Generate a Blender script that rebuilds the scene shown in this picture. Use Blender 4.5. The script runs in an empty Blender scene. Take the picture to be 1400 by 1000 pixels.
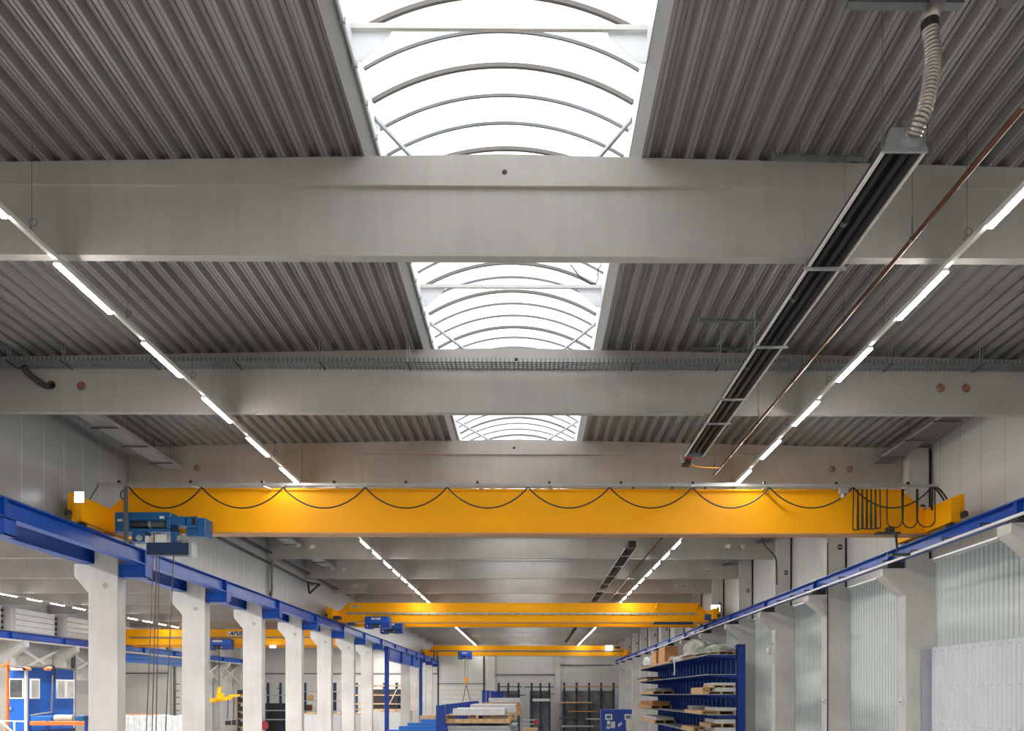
import bpy, bmesh, math, random
from mathutils import Vector, Matrix
random.seed(7)
SC = bpy.context.scene
COL = SC.collection
PI = math.pi

# ------------------------------------------------------------------ camera geometry
E = 5.0                      # eye height above the floor
TH = 0.0068                  # slight turn of the camera towards +X
CT, ST = math.cos(TH), math.sin(TH)
FPX, PPX, PPY = 1000.0, 731.0, 950.0      # in a 1400 x 1000 frame


def P(px, py, Y):
    """world point at distance Y that the photograph shows at pixel (px, py)"""
    r = (px - PPX) / FPX
    X = Y * (r * CT + ST) / (CT - r * ST)
    dep = X * ST + Y * CT
    return Vector((X, Y, E + (PPY - py) * dep / FPX))


def PX(px, Y):
    return P(px, 950, Y).x


def H(h):
    return E + h


# ------------------------------------------------------------------ mesh helpers
class MB:
    def __init__(self):
        self.v, self.f = [], []

    def add(self, vs, fs):
        b = len(self.v)
        self.v += [tuple(v) for v in vs]
        self.f += [tuple(i + b for i in f) for f in fs]
        return self

    def box(self, x0, x1, y0, y1, z0, z1):
        vs = [(x0, y0, z0), (x1, y0, z0), (x1, y1, z0), (x0, y1, z0), (x0, y0, z1), (x1, y0, z1), (x1, y1, z1), (x0, y1, z1)]
        return self.add(vs, [(0, 3, 2, 1), (4, 5, 6, 7), (0, 1, 5, 4), (1, 2, 6, 5), (2, 3, 7, 6), (3, 0, 4, 7)])

    def prism(self, poly, a0, a1, axis='Y'):
        """polygon extruded along an axis; poly coords are the two others in order (x,z)/(y,z)/(x,y)"""
        n = len(poly)

        def pt(p, a):
            if axis == 'Y':
                return (p[0], a, p[1])
            if axis == 'X':
                return (a, p[0], p[1])
            return (p[0], p[1], a)
        vs = [pt(p, a0) for p in poly] + [pt(p, a1) for p in poly]
        fs = [tuple(range(n)), tuple(range(2 * n - 1, n - 1, -1))]
        for i in range(n):
            j = (i + 1) % n
            fs.append((i, i + n, j + n, j))
        return self.add(vs, fs)

    def sheet(self, pts, a0, a1, th=0.0):
        """open profile (x,z) extruded along Y"""
        n = len(pts)
        vs = [(p[0], a0, p[1]) for p in pts] + [(p[0], a1, p[1]) for p in pts]
        return self.add(vs, [(i, i + 1, i + 1 + n, i + n) for i in range(n - 1)])

    def tube(self, pts, r, n=8, caps=True):
        pts = [Vector(p) for p in pts]
        rs = r if isinstance(r, (list, tuple)) else [r] * len(pts)
        rings = []
        prev = None
        for i, p in enumerate(pts):
            if i == 0:
                t = pts[1] - p
            elif i == len(pts) - 1:
                t = p - pts[i - 1]
            else:
                t = (pts[i + 1] - p).normalized() + (p - pts[i - 1]).normalized()
            t.normalize()
            if prev is None:
                a = Vector((0, 0, 1)) if abs(t.z) < .9 else Vector((1, 0, 0))
                u = t.cross(a).normalized()
            else:
                u = (prev - t * prev.dot(t)).normalized()
            prev = u
            w = t.cross(u)
            rings.append([p + (u * math.cos(2 * PI * k / n) + w * math.sin(2 * PI * k / n)) * rs[i] for k in range(n)])
        b = len(self.v)
        for rg in rings:
            self.v += [tuple(q) for q in rg]
        for i in range(len(rings) - 1):
            for k in range(n):
                k2 = (k + 1) % n
                self.f.append((b + i * n + k, b + i * n + k2, b + (i + 1) * n + k2, b + (i + 1) * n + k))
        if caps:
            self.f.append(tuple(b + k for k in range(n - 1, -1, -1)))
            self.f.append(tuple(b + (len(rings) - 1) * n + k for k in range(n)))
        return self

    def bar(self, p0, p1, w, h=None):
        """rectangular bar between two points, w sideways, h upward"""
        h = w if h is None else h
        p0, p1 = Vector(p0), Vector(p1)
        t = (p1 - p0).normalized()
        a = Vector((0, 0, 1)) if abs(t.z) < .95 else Vector((0, 1, 0))
        u = t.cross(a).normalized() * (w / 2)
        k = u.normalized().cross(t).normalized() * (h / 2)
        vs = [p0 - u - k, p0 + u - k, p0 + u + k, p0 - u + k, p1 - u - k, p1 + u - k, p1 + u + k, p1 - u + k]
        return self.add(vs, [(0, 3, 2, 1), (4, 5, 6, 7), (0, 1, 5, 4), (1, 2, 6, 5), (2, 3, 7, 6), (3, 0, 4, 7)])

    def quadloft(self, rings):
        """closed loft through rings of equal length"""
        n = len(rings[0])
        b = len(self.v)
        for r in rings:
            self.v += [tuple(q) for q in r]
        for i in range(len(rings) - 1):
            for k in range(n):
                k2 = (k + 1) % n
                self.f.append((b + i * n + k, b + i * n + k2, b + (i + 1) * n + k2, b + (i + 1) * n + k))
        self.f.append(tuple(b + k for k in range(n - 1, -1, -1)))
        self.f.append(tuple(b + (len(rings) - 1) * n + k for k in range(n)))
        return self

    def build(self, name, mat, parent=None, smooth=False, bevel=0.0, recalc=True):
        me = bpy.data.meshes.new(name)
        me.from_pydata(self.v, [], self.f)
        if recalc:
            bm = bmesh.new()
            bm.from_mesh(me)
            bmesh.ops.recalc_face_normals(bm, faces=bm.faces)
            bm.to_mesh(me)
            bm.free()
        me.materials.append(mat)
        if smooth:
            me.polygons.foreach_set('use_smooth', [True] * len(me.polygons))
        me.update()
        o = bpy.data.objects.new(name, me)
        COL.objects.link(o)
        if parent is not None:
            setpar(o, parent)
        if bevel:
            m = o.modifiers.new('edge', 'BEVEL')
            m.width = bevel
            m.segments = 2
            m.limit_method = 'ANGLE'
        return o


def setpar(o, parent):
    o.parent = parent
    p = parent
    tot = Vector((0, 0, 0))
    while p is not None:
        if p.type == 'EMPTY':
            tot += Vector(p.location)
        p = p.parent
    o.matrix_parent_inverse = Matrix.Translation(-tot) if parent.type == 'EMPTY' else Matrix.Identity(4)


def tag(o, label, cat, group=None, kind=None):
    o['label'] = label
    o['category'] = cat
    if group:
        o['group'] = group
    if kind:
        o['kind'] = kind
    return o


def thing(name, loc, label, cat, group=None, kind=None):
    o = bpy.data.objects.new(name, None)
    o.empty_display_size = .2
    COL.objects.link(o)
    o.location = loc
    return tag(o, label, cat, group, kind)


def struct(o):
    o['kind'] = 'structure'
    return o


def dup(root, delta, label=None, group=None):
    """copy of a thing with copies of its parts and sub-parts"""
    r = root.copy()
    COL.objects.link(r)
    r.location = Vector(root.location) + Vector(delta)
    if label:
        r['label'] = label
    if group:
        r['group'] = group
    for ch in list(root.children):
        c = ch.copy()
        COL.objects.link(c)
        c.parent = r
        c.matrix_parent_inverse = ch.matrix_parent_inverse.copy()
        for g in list(ch.children):
            d = g.copy()
            COL.objects.link(d)
            d.parent = c
    return r


def text_mesh(name, body, size, mat, loc, parent=None, shear=.0, rot=(PI / 2, 0, 0), bold=0.0):
    cu = bpy.data.curves.new(name + '_c', 'FONT')
    cu.body = body
    cu.size = size
    cu.shear = shear
    cu.offset = bold
    cu.extrude = .004
    cu.align_x = 'CENTER'
    cu.align_y = 'CENTER'
    t = bpy.data.objects.new(name + '_t', cu)
    COL.objects.link(t)
    dg = bpy.context.evaluated_depsgraph_get()
    me = bpy.data.meshes.new_from_object(t.evaluated_get(dg))
    bpy.data.objects.remove(t)
    me.materials.clear()
    me.materials.append(mat)
    M = Matrix.Translation(Vector(loc)) @ Matrix.Rotation(rot[2], 4, 'Z') @ Matrix.Rotation(rot[0], 4, 'X')
    me.transform(M)
    o = bpy.data.objects.new(name, me)
    COL.objects.link(o)
    if parent is not None:
        setpar(o, parent)
    return o


def plate_with_holes(outline, holes, y0, y1):
    """MB of a plate in the XZ plane with round holes; holes: (x, z, r)"""
    cu = bpy.data.curves.new('plate_c', 'CURVE')
    cu.dimensions = '2D'
    cu.fill_mode = 'BOTH'
    cu.extrude = abs(y1 - y0) / 2
    loops = [outline] + [[(x + r * math.cos(2 * PI * k / 20), z + r * math.sin(2 * PI * k / 20)) for k in range(20)] for x, z, r in holes]
    for lp in loops:
        s = cu.splines.new('POLY')
        s.points.add(len(lp) - 1)
        for i, (x, z) in enumerate(lp):
            s.points[i].co = (x, z, 0, 1)
        s.use_cyclic_u = True
    t = bpy.data.objects.new('plate_t', cu)
    COL.objects.link(t)
    dg = bpy.context.evaluated_depsgraph_get()
    me = bpy.data.meshes.new_from_object(t.evaluated_get(dg))
    mb = MB()
    yc = (y0 + y1) / 2
    mb.add([(v.co.x, yc - v.co.z, v.co.y) for v in me.vertices], [tuple(p.vertices) for p in me.polygons])
    bpy.data.objects.remove(t)
    return mb


# ------------------------------------------------------------------ materials
def new_mat(name):
    m = bpy.data.materials.new(name)
    m.use_nodes = True
    nt = m.node_tree
    b = nt.nodes['Principled BSDF']
    return m, nt, b


def L(nt, a, b):
    nt.links.new(a, b)


def N(nt, kind, **kw):
    n = nt.nodes.new(kind)
    for k, v in kw.items():
        setattr(n, k, v)
    return n


def noise_mix(nt, b, c0, c1, scale, stretch=(1, 1, 1), detail=5, lo=.35, hi=.65, coord='Object'):
    tc = N(nt, 'ShaderNodeTexCoord')
    mp = N(nt, 'ShaderNodeMapping')
    mp.inputs['Scale'].default_value = stretch
    nz = N(nt, 'ShaderNodeTexNoise')
    nz.inputs['Scale'].default_value = scale
    nz.inputs['Detail'].default_value = detail
    cr = N(nt, 'ShaderNodeValToRGB')
    cr.color_ramp.elements[0].position = lo
    cr.color_ramp.elements[1].position = hi
    cr.color_ramp.elements[0].color = (*c0, 1)
    cr.color_ramp.elements[1].color = (*c1, 1)
    L(nt, tc.outputs[coord], mp.inputs['Vector'])
    L(nt, mp.outputs['Vector'], nz.inputs['Vector'])
    L(nt, nz.outputs['Fac'], cr.inputs['Fac'])
    return tc, cr


def paint(name, col, rough=.4, metal=0.0, var=.12, scale=1.5, spec=.5, bump=0.0):
    m, nt, b = new_mat(name)
    c0 = tuple(max(0, c * (1 - var)) for c in col)
    c1 = tuple(min(1, c * (1 + var)) for c in col)
    tc, cr = noise_mix(nt, b, c0, c1, scale)
    L(nt, cr.outputs['Color'], b.inputs['Base Color'])
    b.inputs['Roughness'].default_value = rough
    b.inputs['Metallic'].default_value = metal
    b.inputs['Specular IOR Level'].default_value = spec
    if bump:
        nz = N(nt, 'ShaderNodeTexNoise')
        nz.inputs['Scale'].default_value = 40
        bp = N(nt, 'ShaderNodeBump')
        bp.inputs['Strength'].default_value = bump
        L(nt, tc.outputs['Object'], nz.inputs['Vector'])
        L(nt, nz.outputs['Fac'], bp.inputs['Height'])
        L(nt, bp.outputs['Normal'], b.inputs['Normal'])
    return m


def concrete(name, col):
    m, nt, b = new_mat(name)
    tc, cr = noise_mix(nt, b, tuple(c * .86 for c in col), tuple(min(1, c * 1.08) for c in col), .55, (.8, .8, 1.1), 9, .32, .68)
    # faint vertical streaks left by the formwork
    mp = N(nt, 'ShaderNodeMapping')
    mp.inputs['Scale'].default_value = (2.6, 2.6, .3)
    n2 = N(nt, 'ShaderNodeTexNoise')
    n2.inputs['Scale'].default_value = 2.2
    n2.inputs['Detail'].default_value = 6
    c2 = N(nt, 'ShaderNodeValToRGB')
    c2.color_ramp.elements[0].position = .3
    c2.color_ramp.elements[1].position = .62
    c2.color_ramp.elements[0].color = (.93, .925, .92, 1)
    c2.color_ramp.elements[1].color = (1, 1, 1, 1)
    L(nt, tc.outputs['Object'], mp.inputs['Vector'])
    L(nt, mp.outputs['Vector'], n2.inputs['Vector'])
    L(nt, n2.outputs['Fac'], c2.inputs['Fac'])
    mx = N(nt, 'ShaderNodeMix', data_type='RGBA', blend_type='MULTIPLY')
    mx.inputs['Factor'].default_value = 1
    L(nt, cr.outputs['Color'], mx.inputs['A'])
    L(nt, c2.outputs['Color'], mx.inputs['B'])
    # small air pores
    vo = N(nt, 'ShaderNodeTexVoronoi')
    vo.inputs['Scale'].default_value = 7
    c3 = N(nt, 'ShaderNodeValToRGB')
    c3.color_ramp.elements[0].position = .035
    c3.color_ramp.elements[1].position = .06
    c3.color_ramp.elements[0].color = (.55, .54, .53, 1)
    c3.color_ramp.elements[1].color = (1, 1, 1, 1)
    L(nt, tc.outputs['Object'], vo.inputs['Vector'])
    L(nt, vo.outputs['Distance'], c3.inputs['Fac'])
    m2 = N(nt, 'ShaderNodeMix', data_type='RGBA', blend_type='MULTIPLY')
    m2.inputs['Factor'].default_value = 1
    L(nt, mx.outputs['Result'], m2.inputs['A'])
    L(nt, c3.outputs['Color'], m2.inputs['B'])
    L(nt, m2.outputs['Result'], b.inputs['Base Color'])
    b.inputs['Roughness'].default_value = .75
    b.inputs['Specular IOR Level'].default_value = .3
    return m


def panel_mat(name, col, axis, pitch, joint=.012, rough=.45, metal=0.0, micro=0.0, dark=.55):
    """sheet-metal wall panels with joints every pitch metres along an axis, plus fine ribs"""
    m, nt, b = new_mat(name)
    tc, cr = noise_mix(nt, b, tuple(c * .94 for c in col), tuple(min(1, c * 1.04) for c in col), .4)
    sp = N(nt, 'ShaderNodeSeparateXYZ')
    L(nt, tc.outputs['Object'], sp.inputs['Vector'])
    md = N(nt, 'ShaderNodeMath', operation='PINGPONG')
    md.inputs[1].default_value = pitch / 2
    L(nt, sp.outputs[axis], md.inputs[0])
    lt = N(nt, 'ShaderNodeMath', operation='LESS_THAN')
    lt.inputs[1].default_value = joint
    L(nt, md.outputs[0], lt.inputs[0])
    mx = N(nt, 'ShaderNodeMix', data_type='RGBA', blend_type='MIX')
    mx.inputs['B'].default_value = (*[c * dark for c in col], 1)
    L(nt, lt.outputs[0], mx.inputs['Factor'])
    L(nt, cr.outputs['Color'], mx.inputs['A'])
    L(nt, mx.outputs['Result'], b.inputs['Base Color'])
    b.inputs['Roughness'].default_value = rough
    b.inputs['Metallic'].default_value = metal
    if micro:
        m2 = N(nt, 'ShaderNodeMath', operation='PINGPONG')
        m2.inputs[1].default_value = micro / 2
        L(nt, sp.outputs[axis], m2.inputs[0])
        bp = N(nt, 'ShaderNodeBump')
        bp.inputs['Strength'].default_value = .35
        bp.inputs['Distance'].default_value = .05
        L(nt, m2.outputs[0], bp.inputs['Height'])
        L(nt, bp.outputs['Normal'], b.inputs['Normal'])
    return m


def emit(name, col, s):
    m = bpy.data.materials.new(name)
    m.use_nodes = True
    nt = m.node_tree
    nt.nodes.remove(nt.nodes['Principled BSDF'])
    e = N(nt, 'ShaderNodeEmission')
    e.inputs['Color'].default_value = (*col, 1)
    e.inputs['Strength'].default_value = s
    L(nt, e.outputs[0], nt.nodes['Material Output'].inputs['Surface'])
    return m


M = {}
M['concrete'] = concrete('cast_concrete', (.45, .42, .39))
M['concrete_col'] = concrete('column_concrete', (.66, .64, .615))
M['deck'] = paint('galvanised_deck', (.29, .28, .275), .42, .35, .10, .5)
M['galv'] = paint('galvanised_steel', (.42, .44, .45), .4, .5, .10, 3)
M['galv_dark'] = paint('dull_zinc_steel', (.17, .175, .18), .5, .4, .1, 3)
M['fascia'] = paint('grey_fascia', (.17, .155, .14), .5, .1, .08)
M['white'] = paint('white_coated_metal', (.82, .83, .84), .4, 0, .05)
M['offwhite'] = paint('off_white_rail', (.66, .64, .60), .45, 0, .06)
M['blue'] = paint('runway_blue', (.003, .075, .42), .36, 0, .10, .8)
M['blue_rack'] = paint('rack_blue', (.003, .04, .28), .4, 0, .10, .8)
M['blue_light'] = paint('light_blue_paint', (.01, .14, .52), .4, 0, .10, .8)
M['cabin'] = paint('cabin_blue', (.004, .11, .52), .4, 0, .06, .8)
M['navy'] = paint('navy_paint', (.012, .03, .085), .45, 0, .1, .8)
M['hoist_blue'] = paint('hoist_blue', (.008, .085, .235), .4, 0, .12, 2)
M['yellow'] = paint('crane_yellow', (.98, .42, .003), .5, 0, .03, .6, .22)
M['yellow_dark'] = paint('orange_edge', (.50, .26, .12), .5, 0, .06)
M['black'] = paint('black_rubber', (.012, .012, .013), .5, 0, .1)
M['dark'] = paint('dark_steel', (.045, .045, .047), .45, .2, .1)
M['wire'] = paint('wire_steel', (.16, .155, .15), .45, .5, .1)
M['rope'] = paint('rope_steel', (.11, .09, .075), .6, .3, .1)
M['copper'] = paint('brown_pipe', (.12, .045, .022), .3, .55, .15, 3)
M['sleeve'] = paint('brown_sleeve', (.30, .12, .07), .6, 0, .2, 5)
M['back'] = paint('grey_back_mesh', (.17, .17, .168), .6, 0, .35, .7)
M['chrome'] = paint('flexible_steel', (.46, .41, .37), .3, .8, .08, 3)
M['wood'] = paint('pale_pine', (.56, .36, .19), .7, 0, .22, 5)
M['wood_orange'] = paint('orange_wood', (.50, .25, .10), .7, 0, .2, 5)
M['card'] = paint('brown_cardboard', (.58, .30, .12), .75, 0, .1, 3)
M['tarp'] = paint('grey_green_tarp', (.36, .39, .33), .55, 0, .3, 2.5)
M['wrap'] = paint('white_wrap', (.64, .65, .66), .4, 0, .06, 3)
M['orange'] = paint('rack_orange', (.78, .17, .03), .45, 0, .1)
M['red'] = paint('red_paint', (.50, .03, .03), .45, 0, .1)
M['glass_dark'] = paint('dark_window', (.09, .095, .10), .1, 0, .3, 2)
M['glass_pale'] = paint('pale_window', (.50, .49, .47), .15, 0, .25, 2)
M['beige'] = paint('beige_roll', (.55, .51, .45), .7, 0, .05)
M['floor'] = paint('sealed_floor', (.36, .355, .34), .35, 0, .1, .3)
M['panel_left'] = panel_mat('grey_sheet_panel', (.36, .375, .39), 'Y', .82, .012, .35, .3, 0, 1.5)
M['panel_right'] = panel_mat('white_sandwich_panel', (.66, .65, .635), 'Y', 1.0, .010, .45, 0, .10)
M['panel_end'] = panel_mat('pale_end_panel', (.60, .595, .575), 'X', 1.1, .02, .5, 0, .12, .82)
M['door_white'] = panel_mat('sectional_door_white', (.66, .65, .63), 'Z', .62, .025, .5)
M['foil'] = paint('white_foil', (.50, .51, .52), .45, 0, .1, 3)
M['slat'] = paint('white_slat', (.90, .90, .89), .35, 0, .03)
M['corr'] = paint('white_corrugated', (.76, .78, .81), .4, 0, .03)
M['flash'] = paint('blue_grey_flashing', (.42, .45, .50), .45, 0, .04)
M['led'] = emit('led_diffuser', (1.0, .975, .93), 125.0)
M['flood'] = emit('flood_lens', (.95, .97, 1.0), 5.0)


def perforated(name):
    m, nt, b = new_mat(name)
    b.inputs['Base Color'].default_value = (.21, .24, .25, 1)
    b.inputs['Metallic'].default_value = .5
    b.inputs['Roughness'].default_value = .45
    tc = N(nt, 'ShaderNodeTexCoord')
    sp = N(nt, 'ShaderNodeSeparateXYZ')
    L(nt, tc.outputs['Object'], sp.inputs['Vector'])
    outs = []
    for ax, p, lim in (('X', .10, .030), ('Y', .10, .030), ('Z', .05, .012)):
        md = N(nt, 'ShaderNodeMath', operation='PINGPONG')
        md.inputs[1].default_value = p / 2
        L(nt, sp.outputs[ax], md.inputs[0])
        lt = N(nt, 'ShaderNodeMath', operation='LESS_THAN')
        lt.inputs[1].default_value = lim
        L(nt, md.outputs[0], lt.inputs[0])
        outs.append(lt.outputs[0])
    m1 = N(nt, 'ShaderNodeMath', operation='MULTIPLY')
    L(nt, outs[0], m1.inputs[0])
    m2 = N(nt, 'ShaderNodeMath', operation='MULTIPLY')
    mx = N(nt, 'ShaderNodeMath', operation='MAXIMUM')
    L(nt, outs[1], mx.inputs[0])
    L(nt, outs[2], mx.inputs[1])
    L(nt, mx.outputs[0], m1.inputs[1])
    tr = N(nt, 'ShaderNodeBsdfTransparent')
    ms = N(nt, 'ShaderNodeMixShader')
    L(nt, m1.outputs[0], ms.inputs['Fac'])
    L(nt, b.outputs[0], ms.inputs[1])
    L(nt, tr.outputs[0], ms.inputs[2])
    L(nt, ms.outputs[0], nt.nodes['Material Output'].inputs['Surface'])
    return m


M['tray'] = perforated('perforated_tray')


def dome_mat():
    m = bpy.data.materials.new('opal_vault')
    m.use_nodes = True
    nt = m.node_tree
    nt.nodes.remove(nt.nodes['Principled BSDF'])
    tr = N(nt, 'ShaderNodeBsdfTransparent')
    tr.inputs['Color'].default_value = (.93, .95, .96, 1)
    tl = N(nt, 'ShaderNodeBsdfTranslucent')
    tl.inputs['Color'].default_value = (.90, .92, .93, 1)
    ms = N(nt, 'ShaderNodeMixShader')
    tc, cr = noise_mix(nt, None, (.45, .45, .45), (.6, .6, .6), 1.2)
    L(nt, cr.outputs['Color'], ms.inputs['Fac'])
    L(nt, tr.outputs[0], ms.inputs[1])
    L(nt, tl.outputs[0], ms.inputs[2])
    L(nt, ms.outputs[0], nt.nodes['Material Output'].inputs['Surface'])
    return m


M['dome'] = dome_mat()


def glazing_mat():
    """ribbed obscured wall glazing"""
    m, nt, b = new_mat('ribbed_obscured_glazing')
    tc, cr = noise_mix(nt, b, (.29, .325, .31), (.55, .585, .56), .55, (.3, .18, 1.1), 3, .34, .6)  # horizontal noise bands put dim blurred shadows from outside into the colour
    L(nt, cr.outputs['Color'], b.inputs['Base Color'])
    b.inputs['Roughness'].default_value = .28
    tl = N(nt, 'ShaderNodeBsdfTranslucent')
    L(nt, cr.outputs['Color'], tl.inputs['Color'])
    ms = N(nt, 'ShaderNodeMixShader')
    ms.inputs['Fac'].default_value = .12
    L(nt, b.outputs[0], ms.inputs[1])
    L(nt, tl.outputs[0], ms.inputs[2])
    L(nt, ms.outputs[0], nt.nodes['Material Output'].inputs['Surface'])
    return m


M['glazing'] = glazing_mat()

ORD = ['first', 'second', 'third', 'fourth', 'fifth', 'sixth', 'seventh', 'eighth', 'ninth', 'tenth', 'eleventh', 'twelfth',
       'thirteenth', 'fourteenth', 'fifteenth', 'sixteenth']

# ================================================================== SETTING
CX = -.39                    # ridge line of the hall
XL, XR = -12.47, 12.52       # inner faces of the side walls
YB, YF = -7.0, 100.0         # wall behind the camera, end wall
RIDGE = 7.93                 # height of the beam tops at the ridge above the eye
SLOPE = .0205


def roofz(x):
    return H(RIDGE - SLOPE * abs(x - CX))


struct(MB().box(-39.5, 13.2, YB, YF + .5, -.2, 0).build('floor', M['floor']))


def deck(name, x0, x1, y0, y1, fz):
    """trapezoidal steel deck, ribs running along Y, with a small stiffening groove in each flange"""
    p = .317
    n = int(round((x1 - x0) / p))
    p = (x1 - x0) / n
    pts = []
    d = .115
    for i in range(n):
        a = x0 + i * p
        for fx, dz in ((0, 0), (.14, 0), (.155, .012), (.185, .012), (.20, 0), (.34, 0), (.50, d), (.62, d), (.64, d - .02), (.71, d - .02), (.73, d), (.84, d)):
            x = a + fx * p
            pts.append((x, fz(x) + dz))
    pts.append((x1, fz(x1)))
    o = MB().sheet(pts, y0, y1).build(name, M['deck'], recalc=False)
    return struct(o)


SKL, SKR = -2.42, 1.64       # edges of the roof opening
deck('ceiling', XL - .3, SKL, YB, YF, roofz)
deck('ceiling', SKR, XR + .3, YB, YF, roofz)
# roof slab over the adjoining bay and the strip between
CX2 = -25.9
deck('ceiling', -38.6, XL - .3, YB, YF, lambda x: H(RIDGE - SLOPE * abs(x - CX2)))

# upper sheet panels on the column line towards the adjoining bay
struct(MB().box(XL - .08, XL, YB, YF, H(4.35), roofz(XL) + .16).build('wall_left', M['panel_left']))
# outer side: sandwich panels above the glazing
struct(MB().box(XR - .12, XR + .12, YB, YF, H(4.2), roofz(XR) + .18).build('wall_right', M['panel_right']))
struct(MB().box(XR - .03, XR + .12, YB, YF, 0, .25).build('baseboard_right', M['concrete_col']))
struct(MB().box(-39.2, 13.0, YF, YF + .15, 0, H(8.4)).build('wall_front', M['panel_end']))
struct(MB().box(-39.2, 13.0, YB - .15, YB, 0, H(8.4)).build('wall_back', M['panel_end']))
# outer wall of the adjoining bay
struct(MB().box(-38.75, -38.6, YB, YF, 0, H(8.4)).build('wall_outer', M['panel_right']))


def ribbed(y0, y1, z0, z1, x, pitch, depth):
    """vertical ribs, sheet in a YZ plane at x"""
    n = max(1, int(round((y1 - y0) / pitch)))
    p = (y1 - y0) / n
    pr = []
    for i in range(n):
        a = y0 + i * p
        for f, d in ((0, 0), (.38, 0), (.46, depth), (.54, depth), (.62, 0)):
            pr.append((x - d, a + f * p))
    pr.append((x, y1))
    vs = [(q[0], q[1], z0) for q in pr] + [(q[0], q[1], z1) for q in pr]
    k = len(pr)
    return MB().add(vs, [(i, i + 1, i + 1 + k, i + k) for i in range(k - 1)])


COLR0 = 22.44                # front faces of the columns on the glazed side
COLL0 = 22.38
for i in range(-1, 13):
    y0 = COLR0 + .25 + 6 * i
    struct(ribbed(y0, y0 + 6, .25, H(4.15), XR + .03, .21, .035).build('window_%d' % (i + 2), M['glazing'], recalc=False))
struct(MB().box(XR + .02, XR + .1, YB, COLR0 - 5.75, .25, H(4.2)).build('window_15', M['glazing']))
struct(MB().box(XR + .02, XR + .1, COLR0 + 78.25, YF, .25, H(4.2)).build('window_16', M['glazing']))
# pale edge trim along the head of the glazing
mb = MB()
mb.tube([(XR - .06, YB, H(4.12)), (XR - .06, YF, H(4.12))], .045, 8)
struct(mb.build('trim_1', M['white']))

# ------------------------------------------------------------------ end wall: piers, girts, sectional door
Y1 = YF - .25
for i, (a, b) in enumerate(((665, 677), (759, 766))):
    mb = MB().box(PX(a, Y1), PX(b, Y1), Y1 - .35, YF, 0, H(7.8))
    tag(mb.build('end_wall_pier', M['concrete_col']), ('concrete pier on the end wall beside the white sectional door', 'concrete pier between the two groups of cantilever racks on the end wall')[i], 'pier', kind='thing')
for i, (a, b, y) in enumerate(((597, 664, 935.5), (677, 759, 923), (766, 842, 910), (340, 392, 921.5), (405, 600, 921.5))):
    p0, p1 = P(a, y, Y1), P(b, y, Y1)
    struct(MB().box(p0.x, p1.x, YF - .1, YF, p0.z - .09, p0.z + .09).build('trim_%d' % (i + 2), M['galv_dark']))
dr = thing('sectional_door', ((PX(630, YF)), YF, 0), 'white sectional door with horizontal joints in the end wall', 'door', kind='structure')
dr.name = 'door_1'
MB().box(PX(600, YF - .1), PX(661, YF - .1), YF - .12, YF - .04, 0, H(1.38)).build('door_leaf', M['door_white'], dr)
for x in (599, 661.5):
    MB().box(PX(x, YF - .1) - .09, PX(x, YF - .1) + .09, YF - .2, YF - .02, 0, H(5.4)).build('guide_rail', M['dark'], dr)

# ================================================================== ROOF BEAMS
BF, BT = 10.79, .16          # front of the web of the first beam, web thickness


def roof_beam(k, xa, xb, cx, label, group, holes, centre_hole):
    y = BF + 6 * k
    zb = H(6.465)

    def top(x):
        return H(RIDGE - SLOPE * abs(x - cx))
    hs = []
    for px, py, r in holes:
        p = P(px, py, y)
        hs.append((p.x, p.z, r))
    root = thing('roof_beam', ((xa + xb) / 2, y, zb), label, 'beam', group, 'thing')
    out = [(xa, zb), (xb, zb), (xb, top(xb))]
    if xa < cx < xb:
        out.append((cx, top(cx)))
    out.append((xa, top(xa)))
    ch = [centre_hole] if centre_hole else []
    mb = plate_with_holes(out, hs + ch, y, y + BT)
    zf = H(7.466)
    fo = [(xa, zf), (xb, zf), (xb, top(xb))]
    if xa < cx < xb:
        fo.append((cx, top(cx)))
    fo.append((xa, top(xa)))
    for a, b in ((y - .06, y), (y + BT, y + BT + .06)):
        q = plate_with_holes(fo, ch, a, b)
        mb.add(q.v, q.f)
    mb.build('concrete_web', M['concrete'], root)
    for hx, hz, r in hs:
        s = MB()
        n = 20
        ring = lambda rr, yy: [(hx + rr * math.cos(2 * PI * q / n), yy, hz + rr * math.sin(2 * PI * q / n)) for q in range(n)]
        b0 = len(s.v)
        s.v += ring(r, y - .004) + ring(r * .93, y - .004) + ring(r * .93, y + BT + .004) + ring(r, y + BT + .004)
        for w in range(4):
            for q in range(n):
                q2 = (q + 1) % n
                s.f.append((w * n + q, w * n + q2, ((w + 1) % 4) * n + q2, ((w + 1) % 4) * n + q))
        so = s.build('pipe_sleeve', M['sleeve'], root)
        so['label'] = 'brown plastic sleeve lining the hole'
    return root


where = {0: 'the broad one closest to the camera', 1: 'with the perforated cable tray along it',
         2: 'just above the big yellow crane girder', 3: 'first one seen under the big girder', 4: 'second one seen under the big girder'}
HOLES = {
    1: [(70, 527, .105), (111, 528, .105), (1286, 531, .105), (1321, 531, .105)],
    2: [(238, 637, .105), (269, 640, .105), (1138, 642, .105), (1162, 642, .105)],
    3: [(408, 746, .10), (427, 748, .10), (996, 747, .10), (1015, 748, .10)],
    4: [(454, 778, .10), (470, 778, .10), (953, 778, .10), (970, 779, .10)],
    5: [(486, 801, .10), (500, 801, .10), (924, 800, .10), (938, 800, .10)],
}
for k in range(15):
    y = BF + 6 * k
    ch = (P((690, 706, 703)[k] if k < 3 else 702, 234, y).x, H(7.665), .04)
    ll = 'concrete roof beam spanning the hall, ' + (where[k] if k in where else ORD[k] + ' in line from the camera')
    roof_beam(k, XL + .01, 11.64, CX, ll, 'concrete roof beams over the main hall', HOLES.get(k, []), ch if k < 9 else None)
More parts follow.
